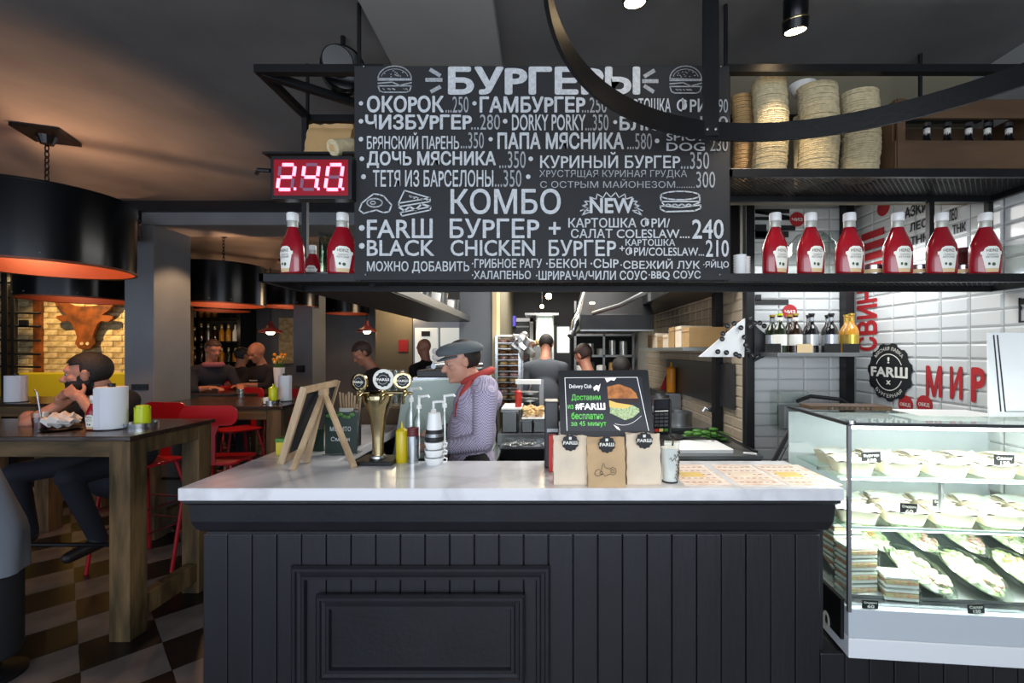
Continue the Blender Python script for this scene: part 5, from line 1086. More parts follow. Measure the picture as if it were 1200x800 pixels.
for k in range(30): b.ell((rnd.uniform(X(625,6.3),X(646,6.3)),rnd.uniform(6.3,6.45),Z(407,6.3)+.03+rnd.uniform(0,.06)),(.04,.03,.025),n=8,m=5)
b.build('food','bread',wd,kind='stuff')
w2_ = thing('lit_cabinet','second lit white panel cabinet, right of the first, black framed','cabinet',(X(660,6.7),6.75,0)); MB().box(X(649.5,6.6),X(669,6.6),6.6,6.88,0,Z(381,6.6)).build('cabinet_body','black_plastic',w2_); MB().box(X(653,6.6),X(667,6.6),6.585,6.6,Z(413,6.6),Z(383,6.6)).build('lit_panel','window_lit',w2_)
sb_ = thing('kitchen_lamp','star bright bare ceiling lamp above the kitchen cabinets','lamp',P(643,347,5.2)); MB().ell(P(643,347,5.2),.035,n=14,m=8).build('bulb','star_bulb',sb_); MB().tube([P(643,347,5.2),Vector((P(643,347,5.2).x,5.2,2.7))],.01).build('cord','black_metal',sb_); MB().ell(P(635,359,5.2),.022,n=10,m=6).build('bulb','bulb',sb_); MB().tube([P(635,359,5.2),Vector((P(635,359,5.2).x,5.25,2.7))],.006).build('cord','black_metal',sb_)
# hoods and duct
hd = thing('extractor_hood','black extractor hood hanging in the middle of the kitchen','hood',(.75,4.6,2.3)); x0,x1=X(680,4.3),X(766,4.3)
MB().box(x0,x1,4.3,5.4,Z(386,4.3),Z(368,4.3)).build('hood_body','black_metal',hd,bevel=.006); MB().add([(x0,4.3,Z(368,4.3)),(x1,4.3,Z(368,4.3)),(x1,5.4,Z(368,4.3)),(x0,5.4,Z(368,4.3)),(x0+.2,4.5,2.7),(x1-.2,4.5,2.7),(x1-.2,5.2,2.7),(x0+.2,5.2,2.7)],[(0,1,5,4),(1,2,6,5),(2,3,7,6),(3,0,4,7)]).build('hood_flue','black_metal',hd)
MB().box(x0,x1,4.28,4.3,Z(388,4.3),Z(386,4.3)).build('hood_edge','steel_dull',hd)
MB().ell(P(694,355,4.25),(.03,.02,.012),n=10,m=6).build('hood_lamp','bulb_soft',hd)
du = thing('steel_duct','silver flexible duct slanting left of the black hood','duct',P(677,380,4.5)); MB().tube([P(671,388,4.5),P(674,378,4.5),P(681,368,4.55),P(684,356,4.6),P(690,340,4.6)],[.03,.04,.05,.05,.05],14).build('duct_tube','steel',du,smooth=True)
MB().tube([P(672,388,4.5),P(668,394,4.45)],.03,12).build('duct_mouth','steel_dull',du,smooth=True)
sf2 = thing('ceiling_duct','dark box duct along the top of the right kitchen wall','duct',(1.15,4.8,2.3)); MB().box(.95,1.36,3.15,6.88,2.03,2.69).build('duct_box','black_metal',sf2,bevel=.004); 
for k in range(5): MB().box(.93,.951,3.3+.7*k,3.34+.7*k,2.03,2.69).build('duct_flange','steel_dull',sf2)
pp = thing('ceiling_pipe','grey ceiling pipe running from the hood to the right','pipe',(.8,3.6,2.3)); MB().tube([P(695,367,4.2),P(728,357,3.9),P(755,343,3.7),P(775,330,3.6)],.02,10).build('pipe_tube','steel_dull',pp,smooth=True)
# right wall equipment
rk = thing('wall_shelf','steel wall shelf with cardboard boxes on the right kitchen wall','shelf',(1.2,4.0,1.62)); MB().box(1.0,1.36,3.25,4.7,1.595,1.62).build('shelf_board','steel_dull',rk)
rnd = random.Random(12)
for k in range(7):
    y = 3.3+k*.19; h = rnd.uniform(.1,.2); t = thing('cardboard_box','%s cardboard box from the near end of the kitchen wall shelf'%['first','second','third','fourth','fifth','sixth','seventh'][k],'box',(1.2,y+.08,1.62),0,'cardboard boxes on the kitchen shelf')
    MB().box(-.14,.13,-.08,.07,0,h).build('box_body','kraft_pale' if k%2 else 'kraft_dim',t,local=True,bevel=.004); MB().box(-.145,-.139,-.082,.072,h-.03,h-.024).build('lid_edge','kraft',t,local=True)
eq = thing('grill_line','dark steel grill and fryer line along the right kitchen wall','grill',(1.1,4.5,0)); MB().box(.75,1.355,3.51,6.4,0,.98).build('body','fridge_dark',eq,bevel=.006); MB().box(.73,1.355,3.51,6.4,.98,1.0).build('top_plate','steel',eq); MB().box(1.33,1.355,3.2,4.9,1.18,1.50).build('splash_panel','fridge_dark',eq)
for k in range(6): MB().tube([(.73,3.65+k*.45,.9),(.7,3.65+k*.45,.9)],.022,12).build('knob','black_plastic',eq)
for k,(x,y,r_,h) in enumerate(((1.1,3.7,.11,.1),(1.0,4.1,.13,.08),(1.15,4.5,.1,.16))): 
    t = thing('cooking_pot',['near','middle','far tall'][k]+' steel pot on the grill line','pot',(x,y,1.0),0,'pots on the grill line'); MB().lathe([(0,0),(r_,0),(r_*1.02,h),(r_*.96,h),(r_*.94,.01),(0,.01)],n=24).build('pot_body','steel_dull',t,smooth=True,local=True); MB().tube([(-r_,0,h*.8),(-r_-.12,-.02,h*.85)],.01,8).build('handle','black_plastic',t,local=True)
pt2 = thing('prep_table','dark fronted prep table with white cutting board beside the post','table',(1.0,2.95,0)); MB().box(.74,1.30,2.70,3.22,0,.955).build('table_body','fridge_dark',pt2,bevel=.005); MB().box(.72,1.30,2.68,3.22,.955,.975).build('table_top','steel_dull',pt2)
cbd = thing('cutting_board','white cutting board on the prep table behind the plastic cup','cutting board',(1.0,2.9,.976)); MB().poly([(x-.0,y) for x,y in rr(.38,.3,.02)],(.78,2.75,.976),(1,0,0),(0,1,0),.02).build('board','white_plastic',cbd)
MB().lathe([(.0,0),(.012,0),(.012,.001),(0,.001)],(1.13,3.02,.996),12).build('hanging_hole','ink',cbd)
lt2 = thing('lettuce_pile','heap of green lettuce at the back of the prep table','vegetables',(1.1,3.14,.976)); b = MB()
for k in range(30): b.ell((rnd.uniform(.98,1.28),rnd.uniform(3.08,3.2),.995+rnd.uniform(0,.05)),(.035,.03,.012),n=8,m=5)
b.build('leaves','green_leaf',lt2,kind='stuff',smooth=True)
fp2 = thing('frying_pan','black frying pan on the prep table near the terminal','pan',(.86,3.12,.976)); MB().lathe([(0,0),(.08,0),(.1,.035),(.096,.035),(.078,.006),(0,.006)],(.87,3.12,.976),24).build('pan_body','black_metal',fp2,smooth=True); MB().tube([(.95,3.08,1.005),(1.08,3.0,1.02)],.009,8).build('handle','black_plastic',fp2)
kn = thing('tongs','steel tipped black tongs leaning at the right end of the prep table','tongs',(1.24,2.75,.98)); MB().beam((1.15,3.0,1.06),(1.28,2.72,.99),.02,.012).build('tongs_body','black_plastic',kn); MB().beam((1.2,2.72,.985),(1.27,2.70,.982),.03,.008).build('tongs_tip','white_plastic',kn)
fa = thing('wall_tap','small chrome tap on the kitchen wall left of the black post','tap',(1.33,3.6,1.15)); MB().tube([(1.36,3.55,1.12),(1.30,3.55,1.13),(1.27,3.55,1.15),(1.25,3.55,1.12)],.012,10).build('spout','steel',fa,smooth=True); MB().ell((1.32,3.55,1.15),.018,n=10,m=6).build('handle','steel',fa)
ob = squeeze('orange_bottle','orange squeeze bottle by the kitchen wall above the terminal',(1.285,4.55,1.0),.3,.045,'orange'); ob.location.z = 1.18; MB().box(1.2,1.352,4.45,5.1,1.0,1.175).build('ledge_box','steel_dull',eq)
rc = thing('red_cone_cover','red pointed cover left of the orange kitchen bottle','cover',(X(779,4.95),5.0,1.18)); MB().add([(X(774,4.9),4.9,1.175),(X(785,4.9),4.9,1.175),(X(784,4.9),4.98,1.175),(X(775,4.9),4.98,1.175),(X(783,4.9),4.94,1.36)],[(0,1,2,3),(0,1,4),(1,2,4),(2,3,4),(3,0,4)]).build('cover_body','pos_red',rc)
# window frame post in kitchen wall
wp1 = thing('steel_post','black steel upright on the kitchen wall left of the capped post','post',(1.33,3.46,0)); MB().box(1.30,1.355,3.42,3.5,0,2.03).build('post_tube','black_metal',wp1)

bk3 = thing('hanging_basket','black shelving with utensils at the back of the kitchen','shelving',(.6,6.6,1.2))
for z in (1.2,1.5,1.8,2.1): MB().box(.45,1.3,6.5,6.86,z,z+.03).build('shelf_board','steel_dull',bk3)
for x in (.45,.86,1.28): MB().box(x,x+.03,6.5,6.53,0,2.3).build('post','steel_dull',bk3)
rnd = random.Random(21)
for k in range(14):
    z = (1.23,1.53,1.83)[k%3]; m_ = rnd.choice(['steel','white_plastic','kraft_dim','steel_dull','fridge_dark']); r_ = rnd.uniform(.05,.08); h=rnd.uniform(.08,.22)
    t = thing('kitchen_canister','%s canister, %s along the rear kitchen shelving, %s shelf'%({'steel':'shiny steel','white_plastic':'white','kraft_dim':'brown','steel_dull':'dull steel','fridge_dark':'dark'}[m_],['first','second','third','fourth','fifth'][k//3],['lower','middle','upper'][k%3]),'canister',(.53+(k//3)*.16,6.62,z),0,'canisters on the rear shelving')
    MB().lathe([(0,0),(r_,0),(r_,h),(r_*.7,h+.01),(0,h+.012)],n=16).build('canister_body',m_,t,smooth=True,ang=40,local=True)
# rear white doors seen under the wing
rd2 = thing('white_door','pair of white fridge doors at the rear, behind the bald cook','door',(X(500,7.2),7.3,0))
for a,c in ((486,513),(516,538)): o = MB().box(X(a,7.2),X(c,7.2),7.2,7.24,0,Z(384,7.2)).build('door_leaf','door_lit',rd2,bevel=.01); MB().box(X(a+ (c-a)*.75,7.2),X(a+(c-a)*.85,7.2),7.17,7.2,1.0,1.4).build('handle','steel',o)
MB().box(X(483,7.2),X(541,7.2),7.24,7.5,0,2.3).build('cabinet_body','steel_dull',rd2)
MB().box(X(494,7.2),X(504,7.2),7.19,7.2,Z(394,7.2),Z(388,7.2)).build('door_display','ink',rd2)
rs = thing('red_notice','small red notice sheet on the rear wall left of the bald cook','notice',P(472,405,7.4)); MB().box(X(467,7.4),X(478,7.4),7.4,7.42,Z(412,7.4),Z(398,7.4)).build('sheet','red_sign',rs)
struct(MB().box(X(440,7.42),X(483,7.42),7.42,7.6,0,2.9).build('wall_rear_panel','olive_wall'))
# white folded cloth stack
wc = thing('folded_cloths','white folded cloths on a shelf left of the barista cap','cloths',P(518,417,4.2))
for k in range(3): MB().box(X(506,4.1),X(532,4.1),4.1,4.4,Z(429,4.1)+k*.055,Z(429,4.1)+k*.055+.05).build('folded_cloth','white_cloth',wc,bevel=.015)
wcs = thing('side_shelf','dark steel side unit under the folded white cloths','shelf',(X(518,4.1),4.2,0)); MB().box(X(500,4.1),X(534,4.1),4.08,4.28,1.0,Z(429,4.1)-.001).build('unit_body','fridge_dark',wcs); MB().box(X(501,4.1),X(533,4.1),4.1,4.28,0,1.0).build('unit_base','fridge_dark',wcs)
# cups and glasses standing on the shelf wing
rnd = random.Random(31)
for k in range(8):
    y = 2.25+k*.24; t = thing('steel_container','%s steel container along the side shelf wing'%['nearest','second','third','fourth','fifth','sixth','seventh','farthest'][k],'container',(-.79,y,ZL),0,'steel containers on the side wing'); MB().lathe([(0,0),(.06,0),(.072,.11+.03*(k%2)),(.068,.11+.03*(k%2)),(.055,.01),(0,.01)],n=24).build('pan_body','steel' if k%2 else 'white_plastic',t,smooth=True,local=True)
# ---------------- glass display case ----------------
RC = R(-5.5); WC = .895; DC = .5
dc = thing('display_case','glass refrigerated display case of salads and pastries right of the counter','display case',(1.12,1.665,0),RC)
def cb_(b,name,m,parent=None,**k): return b.build(name,m,parent or dc,local=True,**k)
Z0,Z1,Z2,ZTP = .472,.545,.652,1.327
cb_(MB().box(0,WC,0,DC,Z0,Z1),'base_band','case_light',bevel=.004); cb_(MB().box(.002,WC,.004,DC,Z1,Z2),'base_panel','case_white',bevel=.003)
cb_(MB().box(-.012,0,.03,.22,Z0+.05,Z2+.02),'side_vent','black_metal')
b = MB()
cb_(MB().text('10',(-.014,.19,Z0-.0+.03),(0,-1,0),(0,0,1),.09,.07,2),'side_lettering','label_white')
cb_(MB().box(.01,WC,.03,DC-.03,Z2,Z2+.012),'deck','steel')
# glass and frame
cb_(MB().box(.012,WC,.0,.006,Z2,ZTP-.006),'front_glass','glass_case'); cb_(MB().box(.0,.006,.01,DC,Z2,ZTP-.006),'side_glass','glass_case'); cb_(MB().box(.0,WC,.0,DC,ZTP-.006,ZTP),'top_glass','glass_case')
cb_(MB().box(.0,WC,DC-.008,DC,Z2,ZTP-.02),'back_panel','case_back')
cb_(MB().box(-.004,.008,-.004,.008,Z2-.01,ZTP),'corner_post','steel_dull'); cb_(MB().box(-.004,WC,-.004,.006,ZTP-.004,ZTP+.008),'top_edge_trim','fridge_dark'); cb_(MB().box(-.004,.006,.0,DC,ZTP-.004,ZTP+.008),'top_edge_trim','fridge_dark')
cb_(MB().lathe([(0,0),(.016,0),(.016,.012),(0,.014)],(.012,.008,ZTP+.002),16),'glass_clamp','steel')
cb_(MB().box(.03,WC-.02,.028,.045,ZTP-.02,ZTP-.008),'led_strip','led_strip')
S1,S2 = 1.113,.938
for z,d0,nm in ((S1,.10,'upper'),(S2,.05,'lower')):
    cb_(MB().box(.012,WC,d0,DC-.06,z-.008,z),'glass_shelf','green_glass'); cb_(MB().box(.012,WC,d0-.003,d0,z-.009,z+.001),'shelf_edge','mint')
    cb_(MB().box(.02,WC,d0+.16,d0+.175,z-.02,z-.009),'shelf_bracket','steel'); cb_(MB().box(.03,WC-.03,d0+.005,d0+.014,z-.016,z-.009),'led_strip','led_strip')
cb_(MB().box(.40,.41,.12,.135,S2,S1-.01),'divider_post','steel_dull')
def lw(p): return Matrix.Translation((1.12,1.665,0)) @ Matrix.Rotation(RC,4,'Z') @ Vector(p)
for z,pw in ((ZTP-.03,3.4),(S1-.03,2.3),(S2-.03,2.6)):
    c = lw((WC/2,.07,z)); area('case_led_light',c,(0,0,math.degrees(RC)),WC*.9,.02,pw,(1,.99,.95))
def intray(label,x,y,z,w_=.15,d=.12,h=.045,rz=0,first=[None]):
    c = lw((x,y,z))
    if first[0]: return dup(first[0],c,RC+R(rz),label,'paper trays in the display case')
    t = thing('paper_tray',label,'tray',c,RC+R(rz),'paper trays in the display case'); v=[];b=MB()
    n = 28
    def ring(sw_,sd,z_,wav=0): return [(sw_*(abs(math.cos(a))**.45)*(1 if math.cos(a)>0 else -1), sd*(abs(math.sin(a))**.45)*(1 if math.sin(a)>0 else -1), z_+wav*math.cos(a*2)**2) for a in [2*math.pi*k/n for k in range(n)]]
    rows = [ring(w_/2*.8,d/2*.8,0),ring(w_/2,d/2,h,.006),ring(w_/2*.97,d/2*.97,h,.006),ring(w_/2*.78,d/2*.78,.004)]
    for r_ in rows: v += r_
    f = [(i*n+k,i*n+(k+1)%n,(i+1)*n+(k+1)%n,(i+1)*n+k) for i in range(3) for k in range(n)]+[tuple(range(n))[::-1],tuple(3*n+k for k in range(n))]
    b.add(v,f).build('tray_body','kraft_pale',t,local=True,smooth=True,ang=30)
    p = MB(); pr2 = [(-w_/2*1.02,-d/2*1.0),(w_/2*.9,-d/2*1.04),(w_/2*1.05,d/2*.95),(-w_/2*.92,d/2*1.02)]; vv=[];m_=8
    for i in range(m_+1):
        for j in range(m_+1):
            u,w2=i/m_,j/m_; q = Vector(pr2[0]).lerp(Vector(pr2[1]),u).lerp(Vector(pr2[3]).lerp(Vector(pr2[2]),u),w2); vv.append((q.x,q.y,h+.004+.008*math.sin(u*9+w2*4)*abs(u-.5)*2-.012*(1-abs(u-.5)*2)*(1-abs(w2-.5)*2)))
    p.add(vv,[(i*(m_+1)+j,(i+1)*(m_+1)+j,(i+1)*(m_+1)+j+1,i*(m_+1)+j+1) for i in range(m_) for j in range(m_)]).build('paper_liner','white_paper',t,local=True,smooth=True,solid=.0015,ang=60)
    first[0] = t; return t
nth = ['first','second','third','fourth','fifth','sixth']
for k,x in enumerate((.10,.27,.44,.61,.78)):
    intray('%s paper lined tray from the left, front of the upper glass shelf'%nth[k],x,.17,S1+.001,rz=(-6,4,0,5,-3)[k])
    intray('%s paper lined tray from the left, back of the upper glass shelf'%nth[k],x+.02,.32,S1+.001,rz=(3,-4,2,0,6)[k])
    intray('%s paper lined tray from the left, front of the lower glass shelf'%nth[k],x-.01,.125,S2+.001,rz=(-14,-10,-12,-8,-12)[k])
    intray('%s paper lined tray from the left, back of the lower glass shelf'%nth[k],x+.03,.28,S2+.001,rz=(-8,-12,-10,-12,-9)[k])
# sloping bed and salads
bed = thing('sloped_display_bed','sloping steel bed under the salad packs in the case','display bed',lw((.45,.25,Z2+.013)),RC)
MB().add([(-.42,-.19,0),(.44,-.19,0),(.44,.19,0),(-.42,.19,0),(-.42,-.19,.012),(.44,-.19,.012),(.44,.19,.14),(-.42,.19,.14)],[(0,1,2,3),(4,5,6,7),(0,1,5,4),(1,2,6,5),(2,3,7,6),(3,0,4,7)]).build('bed_plate','steel_dull',bed,local=True)
def salad(label,x,y,z,rz,first={},kind='a',tilt=18,s=1):
    c = lw((x,y,z))
    if kind in first: o = dup(first[kind],c,RC+R(rz),label,'oval salad packs in the case'); o.rotation_euler = (R(tilt),0,RC+R(rz)); o.scale=(s,)*3; return o
    t = thing('salad_pack',label,'salad',c,RC+R(rz),'oval salad packs in the case'); t.rotation_euler = (R(tilt),0,RC+R(rz))
    MB().lathe([(0,.0),(.05,0),(.064,.02),(.07,.022),(.07,.024),(.062,.022)],n=32,sx=.95,sy=1.45,caps=False).build('tray_shell','clear_plastic',t,smooth=True,local=True)
    MB().lathe([(.07,.024),(.064,.03),(.058,.044),(.045,.052),(0,.054)],n=32,sx=.95,sy=1.45,caps=False).build('domed_lid','clear_plastic',t,smooth=True,local=True)
    b = MB(); rnd = random.Random(hash(kind)%7+3 if False else {'a':3,'b':5,'c':8}[kind])
    b.ell((0,0,.02),(.052,.082,.016),n=20,m=8)
    for k in range(70):
        a=rnd.uniform(0,6.28); q=rnd.random()**.5; mt_=Euler((rnd.uniform(-.7,.7),rnd.uniform(-.7,.7),rnd.uniform(0,3))).to_matrix(); b.ell((.048*q*math.cos(a),.078*q*math.sin(a),.026+.014*(1-q)*rnd.random()+.004),(.014,.009,.003),mt_,n=8,m=4)
    b.build('leaves','lettuce',t,local=True,smooth=True,kind='stuff')
    b = MB()
    for k in range(18): b.ell((rnd.uniform(-.03,.03),rnd.uniform(-.07,-.02) if kind!='b' else rnd.uniform(-.02,.05),.038+rnd.uniform(0,.006)),(.011,.008,.006),n=8,m=5)
    b.build('topping','meat' if kind!='b' else 'bread',t,local=True,smooth=True,kind='stuff')
    first[kind] = t; t.scale=(s,)*3; return t
def zb(y): return Z2+.03+(y-.06)*.34
sal = [(.32,.14,30,'a','large oval salad pack with pink meat, front left of the case deck',1.28),(.51,.14,30,'c','large oval salad pack lying with a clouded lid, front middle of the case deck',1.28),(.70,.15,32,'b','oval salad pack at the right front of the case deck',1.2),(.84,.19,20,'a','oval salad pack at the far right front of the case deck',1.0),
 (.22,.28,34,'b','oval salad pack in the second row, leftmost',1.1),(.40,.29,30,'a','oval salad pack in the second row behind the pink meat pack',1.1),(.58,.29,30,'c','oval salad pack in the second row, middle',1.1),(.76,.30,28,'b','oval salad pack in the second row, right of the middle',1.1)]
for x,y,rz,kd,lb,s_ in sal: salad(lb,x,y,zb(y)+(.045 if y>.25 else .012),rz,kind=kd,s=s_,tilt=26)
def sandwich(label,x,y,z,rz,first=[None]):
    c = lw((x,y,z))
    if first[0]: return dup(first[0],c,RC+R(rz),label,'boxed sandwiches stacked in the case')
    t = thing('sandwich_pack',label,'sandwich',c,RC+R(rz),'boxed sandwiches stacked in the case')
    MB().box(-.062,.062,-.045,.045,0,.046).build('clear_box','clear_plastic',t,local=True,bevel=.004); MB().box(-.057,.057,-.04,.04,.002,.014).build('bread_slice','white_cloth',t,local=True,bevel=.003); MB().box(-.057,.057,-.04,.04,.032,.043).build('bread_slice','white_cloth',t,local=True,bevel=.003); MB().box(-.055,.055,-.042,.038,.0145,.0315).build('filling','filling',t,local=True,bevel=.003)
    first[0]=t; return t
for i,(x,y,rz) in enumerate(((.085,.11,8),(.20,.10,-6) if False else (.215,.085,-4),(.09,.22,6))):
    for k in range(4 if i!=1 else 2): sandwich('%s boxed sandwich of the %s stack at the case left'%(['bottom','second','third','top'][k] if i!=1 else ['bottom','top'][k],['left front','right front','left back'][i]),x,y,(Z2+.013 if i<2 else Z2+.06)+.0475*k+(.0 if i<2 else 0),rz)
# price tags
def ptag(label,x,y,z,s1_,s2_,tilt=0,w_=.07,h=.042):
    c = lw((x,y,z)); t = thing('price_tag',label,'price tag',c,RC,'black price tags in the display case'); t.rotation_euler=(0,R(tilt),RC)
    MB().box(-w_/2,w_/2,0,.0025,0,h).build('tag_plate','ink',t,local=True); b = MB().text(s1_,(-w_*.4,-.001,h*.55),(1,0,0),(0,0,1),w_*.8,h*.3,1).text(s2_,(-w_*.2,-.001,h*.1),(1,0,0),(0,0,1),w_*.45,h*.35,2); b.build('tag_lettering','label_white',t,local=True)
    MB().box(-.006,.006,.0025,.02,0,.004).build('tag_foot','clear_plastic',t,local=True)
ptag('black price tag on the case deck before the sandwich stacks',.08,.03-.02,Z2+.001,'Сэндвич','60',0,.055,.03); ptag('tilted black price tag at the case deck middle',.44,.012,Z2+.001,'Салат','150',-4,.055,.034); ptag('black price tag at the right end of the case deck',.64,.012,Z2+.001,'Салат','150',3,.055,.03)
ptag('black price tag standing in the trays of the upper glass shelf',.155,.13,S1+.045,'Бургер','150',-4); ptag('black price tag standing in the trays of the lower glass shelf',.25,.07,S2+.045,'Сэндвич','60',3,.06,.04); ptag('black price tag at the right end of the upper shelf trays',.63,.13,S1+.045,'Салат','150')
ptag('small purple tinted price tag on the lower shelf near the divider',.42,.16,S2+.05,'Салат','60',0,.04,.025)
# items on the glass top
aw = thing('white_table_sign','white folded card sign with thin ruled frame on the case top','sign',lw((.55,.16,ZTP+.001)),0)
c0 = P(1160,488,1.80); 
yA=1.80; b = MB(); xa,xb2=X(1159,yA),X(1235,yA); zb_ = ZTP+.009; zt2=Z(389,yA)
b.add([(xa,yA,zb_),(xb2,yA,zb_),(xb2,yA+.05,zt2),(xa+.045,yA+.05,zt2),(xa,yA+.006,zb_),(xb2,yA+.006,zb_),(xb2,yA+.056,zt2),(xa+.045,yA+.056,zt2)],[(0,1,2,3),(7,6,5,4),(0,4,5,1),(1,5,6,2),(2,6,7,3),(3,7,4,0)]).build('front_sheet','white_plastic',aw)
b = MB().add([(xa+.14,yA+.14,zb_),(xb2,yA+.14,zb_),(xb2,yA+.06,zt2),(xa+.06,yA+.06,zt2),(xa+.14,yA+.146,zb_),(xb2,yA+.146,zb_),(xb2,yA+.066,zt2),(xa+.06,yA+.066,zt2)],[(0,1,2,3),(7,6,5,4),(0,4,5,1),(1,5,6,2),(2,6,7,3),(3,7,4,0)]).build('back_sheet','white_plastic',aw)
def ap_(u,v): return Vector((xa+.045*v+u*(xb2-xa-.045*v),yA+.05*v-.0015,zb_+(zt2-zb_)*v))
b = MB()
for uu in (.15,.22): b.beam(ap_(uu+.03,.06),ap_(uu-.05,.97),.004,.002)
b.beam(ap_(.25,.06),ap_(.98,.06),.003,.002).build('ruled_frame','ink',aw)
tb = thing('tray_on_case','wooden serving tray lying on the glass case top, below the red stickers','tray',lw((.2,.4,ZTP+.009)),RC)
MB().box(-.17,.17,-.05,.06,0,.018).build('tray_body','wood_crate',tb,local=True,bevel=.003)
for k in range(9): MB().box(-.1+k*.022,-.09+k*.022,-.052,-.05,.004,.014).build('side_slot','ink',tb,local=True)
wt = thing('white_sheet','white sheet of paper lying on the right of the glass case top','paper',lw((.5,.3,ZTP+.009)),RC); MB().box(-.12,.2,-.1,.1,0,.002).build('sheet','white_paper',wt,local=True)
# right edge framed poster
fm = thing('wall_frame','black edged frame on the right wall at the right picture edge','frame',(2.02,1.9,1.8)); Ya=F*2.026/(1194-CX)
MB().box(2.024,2.034,Ya-.3,Ya,Z(378,Ya),Z(377,Ya)+.004).build('frame_edge','ink',fm); MB().box(2.024,2.034,Ya-.006,Ya,Z(378,Ya),Z(349,Ya)).build('frame_edge','ink',fm); MB().box(2.024,2.034,Ya-.3,Ya,Z(357,Ya),Z(350,Ya)).build('frame_edge','ink',fm)
# leaning glass panes and shopping basket left of the case
lg = thing('leaning_glass','dark edged sheet of glass leaning between the niche wall and the case','glass sheet',(1.2,2.3,1.1))
MB().add([(X(903,2.3),2.3,ZT-.1),(X(914,2.3),2.3,ZT-.1),(X(914,2.3),2.7,ZT-.1),(X(939,2.3),2.3,Z(479,2.3)),(X(931,2.3),2.3,Z(479,2.3)),(X(939,2.3),2.7,Z(479,2.3))][:0],[]) 
MB().beam((X(904,2.3),2.3,Z(545,2.3)),(X(937,2.25),2.25,Z(482,2.25)),.02,.012,up=(0,1,0)).build('dark_edge','fridge_dark',lg); MB().beam((X(912,2.28),2.28,Z(545,2.28)),(X(941,2.23),2.23,Z(490,2.23)),.008,.008,up=(0,1,0)).build('bright_edge','steel',lg)
MB().box(X(900,2.3),X(945,2.3),2.22,2.4,ZT-.16,Z(546,2.3)).build('foot_block','steel_dull',lg)
# ---------------- people ----------------
import numpy as np
PENDING = []
def frame_of(yaw,pitch=0,roll=0):
    """head frame: x = to the person's left, y = forward, z = up; yaw 0 faces -Y (the camera), positive turns towards +X"""
    m = Matrix.Rotation(R(yaw),3,'Z') @ Matrix(((-1,0,0),(0,-1,0),(0,0,1))).transposed() @ Matrix.Rotation(R(-pitch),3,'X') @ Matrix.Rotation(R(roll),3,'Y'); return m
class Body:
    def __init__(s,root): s.root = root; s.prims = []   # (a,b,ra,rb,tag)
    def cap(s,a,b,ra,rb,tag,flat=None): s.prims.append((Vector(a),Vector(b),ra,rb,tag,flat)); return s
    def ell(s,c,r,rot,tag): s.prims.append((Vector(c),None,r,rot,tag,None)); return s
    def mesh(s):
        mb = MB()
        for a,b,ra,rb,tag,fl in s.prims:
            if b is None: mb.ell(a,ra,rb,n=24,m=16); continue
            L = (b-a).length; q = (b-a).to_track_quat('Z','Y').to_matrix(); prof=[]
            for k in range(6): t=-math.pi/2+math.pi/2*k/5; prof.append((max(1e-5,ra*math.cos(t)),ra*math.sin(t)))
            for k in range(6): t=math.pi/2*k/5; prof.append((max(1e-5,rb*math.cos(t)),L+rb*math.sin(t)))
            mb.lathe(prof,a,18,sx=1,sy=1,mtx=q,caps=True)
        return mb
def head(bd_,c,yaw,pitch,s=1,roll=0):
    m = frame_of(yaw,pitch,roll); c = Vector(c); L = lambda x,y,z: c+m@(Vector((x,y,z))*s)
    E = lambda x,y,z,r,tag='skin': bd_.ell(L(x,y,z),tuple(q*s for q in r),m,tag)
    E(0,-.012,.028,(.074,.094,.088)); E(0,.018,-.03,(.060,.070,.078)); E(0,.045,-.075,(.036,.036,.034)); E(0,.035,-.055,(.05,.045,.04))
    E(0,.068,.03,(.056,.022,.03)); E(0,.07,-.03,(.035,.025,.03))
    bd_.cap(L(0,.084,.012),L(0,.108,-.022),.009*s,.014*s,'skin'); E(.011,.094,-.027,(.009,.01,.007)); E(-.011,.094,-.027,(.009,.01,.007))
    E(0,.086,-.051,(.024,.011,.006)); E(0,.083,-.062,(.022,.012,.007)); E(0,.078,-.086,(.02,.018,.016))
    E(.04,.058,-.014,(.022,.02,.018)); E(-.04,.058,-.014,(.022,.02,.018)); E(.03,.08,.028,(.024,.009,.007)); E(-.03,.08,.028,(.024,.009,.007))
    for q in (1,-1): E(q*.074,-.008,-.002,(.009,.018,.03)); E(q*.08,-.012,.012,(.008,.014,.016))
    return m,L
def hand(bd_,w,d,nrm,spread=1,curl=.35,s=1,thumb=1):
    """wrist point, direction of the fingers, back-of-hand normal"""
    w = Vector(w); d = Vector(d).normalized(); n = Vector(nrm); n = (n-d*n.dot(d)).normalized(); sd = d.cross(n)*thumb
    bd_.cap(w,w+d*.045*s,.022*s,.026*s,'skin'); pc = w+d*.075*s
    bd_.ell(w+d*.055*s,(.038*s,.046*s,.015*s),Matrix((sd,d,n)).transposed(),'skin')
    for k,(o,l) in enumerate(((-.029,.062),(-.010,.075),(.010,.080),(.028,.070))):
        a = w+d*.092*s+sd*o*s; dd = (d-n*curl*.6+sd*o*2*spread).normalized(); b = a+dd*l*.5*s; d2 = (d-n*curl*2.2+sd*o*2*spread).normalized()
        bd_.cap(a,b,.0098*s,.009*s,'skin'); bd_.cap(b,b+d2*l*.5*s,.009*s,.0075*s,'skin')
    a = w+d*.03*s+sd*.03*s; b = a+(d*.5+sd*.8-n*.2).normalized()*.04*s; bd_.cap(a,b,.014*s,.011*s,'skin'); bd_.cap(b,b+(d*.9+sd*.25-n*.3).normalized()*.035*s,.011*s,.009*s,'skin')
